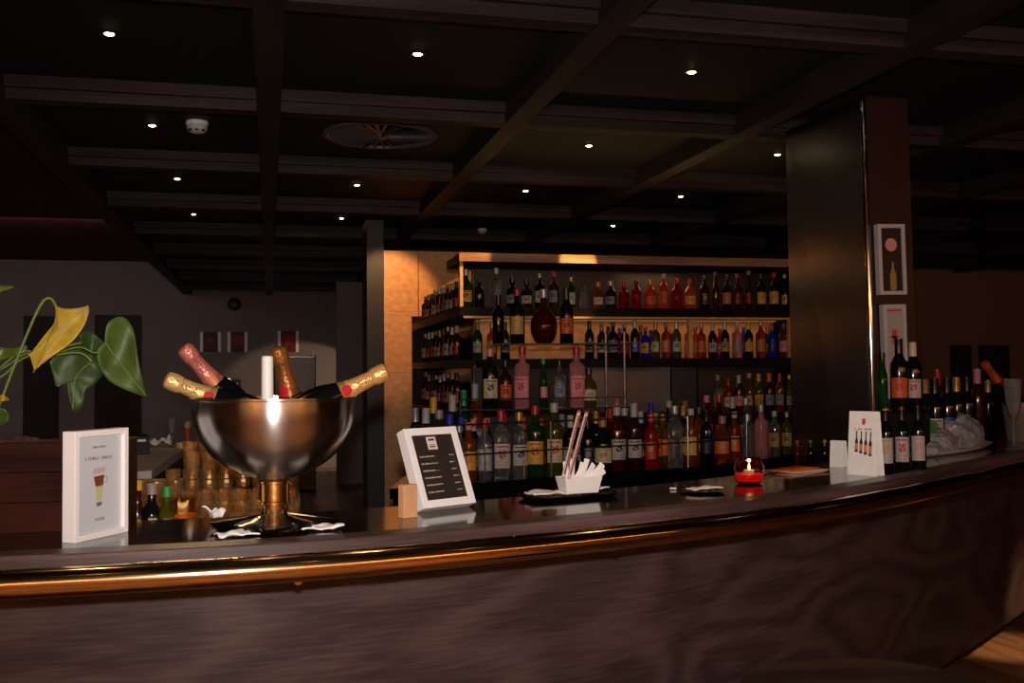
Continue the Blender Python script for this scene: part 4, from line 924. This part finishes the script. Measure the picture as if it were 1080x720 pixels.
# ---------------------------------------------------------------- left side: under-bar, glasses, side counter
t = thing('under_bar_worktop', 'low steel worktop behind the bar under the drinking glasses', 'worktop')
MB().box((-1.6, 3.1, .90), (.14, 3.75, .93)).build('top_plate', M_steel, t)
MB().box((-1.58, 3.12, 0), (.12, 3.73, .899)).build('cabinet', M_black, t)
GL_ = pm('tumbler_glass', (255, 232, 196), .02, 0, 1, ior=1.45)
tum = [(0, .001), (.017, 0), (.019, .003), (.0195, .015), (.022, .03), (.021, .05), (.0245, .07), (.025, .088), (.0232, .088), (.0215, .06), (.017, .010), (0, .008)]
vt, ft = lathe(tum, 12); tmesh = me('tumbler', vt, ft, pm('cut_glass', (255, 222, 170), .05, 0, .95, ior=1.5), False)
steps = [(3.26, .975, 0), (3.32, 1.005, 1), (3.38, 1.035, 2), (3.44, 1.065, 3), (3.50, 1.095, 4)]
rk = thing('glass_rack', 'stepped dark rack carrying rows of clean glasses', 'rack')
for y, z, k in steps:
    MB().box((-.44, y - .0295, .931), (.09, y + .0295, z - .0005)).build('step', pm('rack_brown', (60, 34, 16), .3), rk)
RN = ['front', 'second', 'third', 'fourth', 'rear']
for y, z, k in steps:
    for i in range(10):
        x = .062 - i * .0525 + (.012 if k % 2 else 0)
        for lv in (0, 1):
            if (k == 4 and i > 7) or (lv and (k < 3 or i > 6)): continue
            o = ob('tumbler', tmesh, loc=(x, y, z + lv * .0885), rot=(0, 0, (i * 7 + k * 3) * .37))
            tag(o, 'clear tumbler %s from the right in the %s row%s' % (ORD[i + 1], RN[k], ', stacked on top' if lv else (', lower level' if k >= 3 and i <= 6 else '')), 'glass', 'clean tumblers on the rack left of the bowl')
l = bpy.data.lights.new('under_bar_lamp', 'AREA'); l.size = .5; l.size_y = .03; l.shape = 'RECTANGLE'; l.energy = 3.0; l.color = (1, .6, .25)
lo = bpy.data.objects.new('under_bar_lamp', l); COL.objects.link(lo); lo.location = (-.2, 2.9, 1.07); l.energy = .6; lo.rotation_euler = (math.radians(55), 0, 0)
MB().box((-.45, 3.535, .931), (.1, 3.55, 1.15)).build('rack_backdrop', pm('amber_back', (60, 34, 14), .4), rk)  # backdrop added behind the glasses to give them amber sparkle
area('rack_fill', (-.18, 3.25, 1.5), .4, .02, 2.2, (1, .62, .3))  # unseen lamp added above the rack to put highlights on the tumblers
# carafe and small bottles
p = aty(193, 520, 3.17)
t = thing('juice_carafe', 'tall glass carafe of amber juice left of the tumblers', 'carafe', (p.x, 3.17, .93))
lathe_ob('glass', [(0, .002), (.04, 0), (.042, .004), (.042, .2), (.04, .2), (.039, .006), (0, .005)], GL_, t, 24)
lathe_ob('juice', [(0, .007), (.038, .007), (.038, .15), (0, .15)], pm('amber_juice', (170, 96, 30), .3), t, 24)
for px, gl, cc, h, sh, lab in ((176, 'olive', 'n', .23, 'spirit', 'olive bottle with bright green cap left of the juice carafe'), (160, 'dark', 'v', .24, 'spirit', 'black bottle with grey cap between two low bottles behind the bar'), (145, 'brown', 'y', .25, 'slim', 'brown slim bottle with yellow cap right of the white picture frame')):
    p = aty(px, 520, 3.16); bottle((p.x, 3.16, .93), sh, gl, '-', 'k', cc, h, lab, 'low bottles behind the bar')
# side counter
P_ = [atz(160, 496, 1.06), atz(199, 470, 1.06), atz(158, 466, 1.06), atz(60, 476, 1.06), atz(80, 502, 1.06)]
t = thing('side_counter', 'grey-edged side counter behind the bar carrying flutes and napkins', 'counter')
MB().prism([(p.x, p.y) for p in P_], 1.02, 1.06).build('top', pm('grey_laminate', (205, 192, 190), .4), t)
cc_ = sum((Vector((p.x, p.y)) for p in P_), Vector((0, 0))) / 5
MB().prism([(cc_.x + (p.x - cc_.x) * .95, cc_.y + (p.y - cc_.y) * .95) for p in P_], 0, 1.0195).build('body', M_black, t)
p = atz(181, 471, 1.06); flute((p.x, p.y, 1.06), .8, 'champagne flute standing on the grey side counter')
p = atz(166, 471, 1.06); napkin((p.x, p.y), .14, .09, .3, 'heap of pale napkins on the side counter left of the flute', 12, .05, z=1.06)
p = atz(142, 478, 1.06)
t = thing('black_box', 'low black box with white mark on the side counter', 'box', (p.x, p.y, 1.06), .2)
MB().box((-.12, -.1, 0), (.07, .1, .10)).build('box_body', M_blackm, t, bevel=.004)
MB().box((-.03, -.103, .07), (.05, -.1005, .082)).build('box_mark', M_paper, t)
for px, c_, nm in ((191, (226, 180, 130), 'cream'), (198, (196, 70, 40), 'red')):
    p = atz(px, 469 if nm == 'red' else 472, 1.06)
    t = thing('pepper_mill' if nm == 'red' else 'small_candle_cup', 'slim red shaker at the tip of the side counter' if nm == 'red' else 'little cream cup beside the flute on the side counter', 'shaker' if nm == 'red' else 'cup', (p.x, p.y, 1.06))
    lathe_ob('body', [(0, 0), (.018, 0), (.013, .04), (.016, .09), (.01, .1)] if nm == 'red' else [(0, 0), (.025, 0), (.03, .03), (.026, .03), (.022, .005), (0, .005)], pm('mini_' + nm, c_, .4), t, 16)
    if nm == 'red': lathe_ob('knob', [(.008, .1), (.02, .115), (.018, .14), (0, .15)], M_paper, t, 14)

# ---------------------------------------------------------------- planter with anthurium-like plant
PX0, PX1, PY0, PY1, PZ = -1.15, -.33, 2.62, 2.74, CZ + .215
PY0, PY1 = 2.62, 2.77
t = thing('wooden_planter', 'dark wooden trough planter at the left end of the counter', 'planter')
m = MB(); th = .016
for k in range(3):
    z0, z1 = CZ + k * .0715 + .0005, CZ + (k + 1) * .0715 - .0015
    m.box((PX0, PY0, z0), (PX1, PY0 + th, z1)); m.box((PX0, PY1 - th, z0), (PX1, PY1, z1)); m.box((PX0, PY0 + th, z0), (PX0 + th, PY1 - th, z1)); m.box((PX1 - th, PY0 + th, z0), (PX1, PY1 - th, z1))
m.build('trough', M_dwood, t)
v = []; f = []; nx, ny = 50, 14
for i in range(nx + 1):
    for j in range(ny + 1):
        x = PX0 + th + (PX1 - PX0 - 2 * th) * i / nx; y = PY0 + th + (PY1 - PY0 - 2 * th) * j / ny
        v.append((x, y, PZ - .006 + .022 * noise.noise(Vector((x * 25, y * 25, 0))) + .012 * noise.noise(Vector((x * 70, y * 70, 2)))))
for i in range(nx):
    for j in range(ny): a = i * (ny + 1) + j; f.append((a, a + ny + 1, a + ny + 2, a + 1))
so = ob('soil', me('soil', v, f, pm('bark_soil', (74, 44, 30), .9, vary=.6, vscale=40)), t)
t = thing('potted_plant', 'leafy green plant with one yellow leaf in the wooden trough', 'plant', (0, 0, 0))
def leaf(pts, d0, d1, mat, fold, label=None, nd=None):
    """outline in the photo's frame given its own depth range, a folded midrib and thickness"""
    n = len(pts); P = spline([Vector((a, b, 0)) for a, b in pts] + [Vector((pts[0][0], pts[0][1], 0))], 4)[:-1]; P = [q for i, q in enumerate(P) if (q - P[i - 1]).length > .05]
    xs = [p.x for p in P]; x0, x1 = min(xs), max(xs); N = len(P); c = sum(P, Vector()) / N
    v = []; f = []; rings = 5
    for k in range(rings):
        s_ = 1 - k / rings
        for p in P:
            q = c + (p - c) * s_; u = (q.x - x0) / (x1 - x0); dep = d0 + (d1 - d0) * u + fold * .45 * (1 - s_ * s_) + .012 * math.sin(u * 5 + q.y * .05) + .006 * noise.noise(Vector((q.x * .06, q.y * .06, d0 * 9)))
            v.append(atd(q.x, q.y, dep))
    v.append(atd(c.x, c.y, (d0 + d1) / 2 + fold * .45 + .012 * math.sin(2.5 + c.y * .05)))
    for k in range(rings - 1):
        for i in range(N): i2 = (i + 1) % N; f.append((k * N + i, k * N + i2, (k + 1) * N + i2, (k + 1) * N + i))
    for i in range(N): f.append(((rings - 1) * N + i, (rings - 1) * N + (i + 1) % N, rings * N))
    o = ob('leaf', me('leaf', v, f, mat, True), t); m_ = o.modifiers.new('thickness', 'SOLIDIFY'); m_.thickness = .0012
    if label: o['label'] = label
    if nd:
        mb = MB(); pp = [atd(a, b, (d0 + (d1 - d0) * ((a - x0) / (x1 - x0))) - fold * .9 - .004) for a, b in nd]
        ve = mb.tube(spline(pp, 4), .0011, 6).build('leaf_vein', pm('vein_green', (120, 138, 66), .6), o, smooth=True)
    return o
LG = pm('leaf_green', (70, 92, 32), .5, vary=.35, vscale=14, sub=.0)
LD = pm('leaf_dark_green', (52, 74, 28), .5, vary=.3, vscale=14)
LY = pm('leaf_yellow', (168, 142, 36), .55, vary=.4, vscale=16)
LO = pm('leaf_olive', (84, 108, 34), .4, vary=.4, vscale=14)
leaf([(58, 321), (66, 325), (80, 325), (93, 322), (93, 322), (94, 329), (88, 345), (74, 362), (52, 378), (36, 391), (36, 391), (31, 374), (31, 374), (48, 352), (58, 338)], 2.50, 2.56, LY, .02, 'yellowing leaf', nd=[(60, 324), (56, 345), (40, 382)])
leaf([(110, 361), (113, 342), (124, 334), (134, 337), (142, 352), (146, 380), (155, 419), (155, 419), (140, 414), (122, 406), (112, 398), (104, 385), (103, 370)], 2.60, 2.66, LG, .025, nd=[(112, 362), (124, 380), (154, 417)])
leaf([(84, 353), (92, 348), (103, 355), (111, 364), (108, 374), (102, 386), (92, 378), (86, 366)], 2.68, 2.72, LD, .01)
leaf([(52, 382), (62, 371), (80, 368), (96, 378), (108, 392), (102, 403), (90, 412), (87, 428), (78, 434), (73, 420), (70, 405), (60, 408), (56, 396)], 2.62, 2.68, LD, .02, nd=[(96, 382), (80, 398), (77, 430)])
leaf([(-14, 366), (0, 366), (14, 367), (28, 364), (26, 371), (10, 377), (-14, 382)], 2.5, 2.54, LO, .006)
leaf([(-12, 299), (0, 301), (15, 302), (6, 306), (-10, 310)], 2.5, 2.52, LO, .004)
leaf([(-8, 434), (2, 430), (9, 437), (8, 445), (0, 449), (-8, 446)], 2.48, 2.50, LO, .004)
leaf([(-4, 419), (2, 416), (10, 421), (3, 423), (-4, 424)], 2.47, 2.48, LY, .003, 'yellow leaf tip')
def stem(pts, d, r=.0028):
    mb = MB(); pp = spline([atd(a, b, d + k * .01) for k, (a, b) in enumerate(pts)], 6); mb.tube(pp, r, 8).build('stem', pm('stem_green2', (104, 128, 52), .5), t, smooth=True)
stem([(-14, 462), (2, 420), (18, 378), (36, 335), (46, 317), (54, 315), (59, 323)], 2.50, .0034)
stem([(-20, 470), (-8, 410), (8, 392), (24, 378), (50, 370), (86, 361)], 2.52, .0026)
stem([(-20, 462), (-6, 400), (10, 384), (30, 372), (56, 374), (84, 372), (97, 381)], 2.55, .0026)
stem([(-25, 465), (-14, 405), (0, 388), (20, 372), (32, 370)], 2.50, .0022)
stem([(-30, 462), (-22, 420), (-18, 380), (-14, 372)], 2.5, .0026)
stem([(60, 372), (84, 366), (100, 372), (111, 364)], 2.61, .0022)

# ---------------------------------------------------------------- foreground table, dark post at right edge
p = atz(925, 733, .76)
t = thing('bar_table', 'dark round table top in the bottom right foreground', 'table', (p.x, p.y, 0))
p2 = atz(1075, 720, .76); rr_ = .31
lathe_ob('tabletop', [(0, .725), (rr_ - .01, .725), (rr_, .735), (rr_, .752), (rr_ - .008, .76), (0, .76)], wood('table_brown', (48, 32, 24), (78, 56, 42), .45, su=1, sv=6), t, 64)
MB().tube([(0, 0, .02), (0, 0, .7249)], .035, 16).build('pedestal', M_black, t, smooth=True)
lathe_ob('base', [(0, 0), (.2, 0), (.2, .01), (.05, .0199), (0, .0199)], M_black, t, 32)
# ---------------------------------------------------------------- lights of the room
def light(name, kind, loc, e, col, **k):
    l = bpy.data.lights.new(name, kind); l.energy = e; l.color = col
    for a, b in k.items(): setattr(l, a, b)
    o = bpy.data.objects.new(name, l); COL.objects.link(o); o.location = loc; return o
# the photographer's flash just above the lens
fo = light('camera_flash', 'SPOT', CAM + UV_ * .13 + fw * .02, 232, (1, .93, .88), shadow_soft_size=.026, spot_size=math.radians(84), spot_blend=.8)
fo.rotation_euler = cam.matrix_world.to_euler()
# unseen pendant lamps with amber shades, added so bowl and rail reflect warm light
for i, (x, y) in enumerate(((-2.2, -2.2), (.6, -2.6), (3.4, -2.0))):
    t = thing('added_pendant_lamp', 'amber fabric pendant lamp added behind the photographer for reflections, %s' % ('on the left', 'in the middle', 'on the right')[i], 'lamp', (x, y, 2.749), group='added pendant lamps behind the photographer')
    MB().tube([(0, 0, 0), (0, 0, -.6)], .004, 6).build('cord', M_blackm, t)
    lathe_ob('lamp_shade', [(.15, -.6), (.26, -.85), (.255, -.85), (.145, -.6)], pm('amber_shade', (250, 170, 80), .6, emit=(255, 150, 60), es=8), t, 32)
    lathe_ob('bulb', [(0, -.66), (.03, -.7), (.04, -.74), (.02, -.78), (0, -.785)], pm('pendant_bulb', (255, 220, 170), emit=(255, 200, 130), es=25), t, 16)
for i, (y, z) in enumerate(((-3.95, 2.3),)):
    t = thing('added_wall_light_strip', 'long warm light strip added unseen on the wall behind the photographer', 'light strip', (0, y, z))  # unseen strip added to draw gold lines along the brass rail
    MB().box((-7, -.02, -.03), (11, .02, .03)).build('diffuser', pm('warm_diffuser', (255, 190, 110), emit=(255, 180, 110), es=14), t)
    MB().box((-7.02, -.04, -.05), (11.02, -.021, .05)).build('housing', M_steel, t)
# unseen washer added to brighten the wall that the bowl reflects
area('front_wall_fill', (0, -3.6, 2.7), 9, .1, 110, (1, .72, .5), rot=(math.radians(-25), 0, 0))
# dim room light at the far end of the hall
area('hall_ceiling_lamp', (-3.5, 12.0, 3.2), 5, .4, 30, (1, .86, .84), rot=(math.radians(28), 0, 0))
sp = light('hall_warm_spot', 'SPOT', (RX + .9, 14.6, .75), 85, (1, .66, .42), spot_size=math.radians(58), spot_blend=.12, shadow_soft_size=.02)
tgt = aty(340, 440, RB); sp.rotation_euler = (tgt - sp.location).to_track_quat('-Z', 'Y').to_euler()
# oak partition washer and canopy spots
sp = light('partition_spot', 'SPOT', (.95, 7.45, 2.7), 62, (1, .52, .22), spot_size=math.radians(52), spot_blend=.5, shadow_soft_size=.03)
tgt = Vector((.95, 8.3, 2.06)); sp.rotation_euler = (tgt - sp.location).to_track_quat('-Z', 'Y').to_euler()
for x, e in ((1.19, 110), (1.86, 230)):
    sp = light('canopy_spot', 'SPOT', (x + (.14 if x < 1.5 else 0), 5.72, 2.74), e, (1, .58, .2), spot_size=math.radians(24), spot_blend=.5, shadow_soft_size=.01)
    tgt = Vector((x, 5.99, 2.19)); sp.rotation_euler = (tgt - sp.location).to_track_quat('-Z', 'Y').to_euler()
# uplight on top of the canopy
area('canopy_uplight', (2.3, 6.25, 2.23), 2.0, .04, 2.6, (1, .55, .22), rot=(PI, 0, 0))

w = bpy.data.worlds.new('world'); SC.world = w; w.use_nodes = True
w.node_tree.nodes['Background'].inputs[0].default_value = (.9, .62, .5, 1); w.node_tree.nodes['Background'].inputs[1].default_value = .004
SC.view_settings.view_transform = 'Standard'; SC.view_settings.look = 'None'; SC.view_settings.gamma = 1; SC.view_settings.exposure = 0
try: SC.view_settings.use_curve_mapping = False
except Exception: pass
SC.cycles.max_bounces = 10; SC.cycles.transmission_bounces = 8; SC.cycles.glossy_bounces = 4; SC.cycles.diffuse_bounces = 3
SC.cycles.sample_clamp_indirect = 3; SC.cycles.sample_clamp_direct = 0
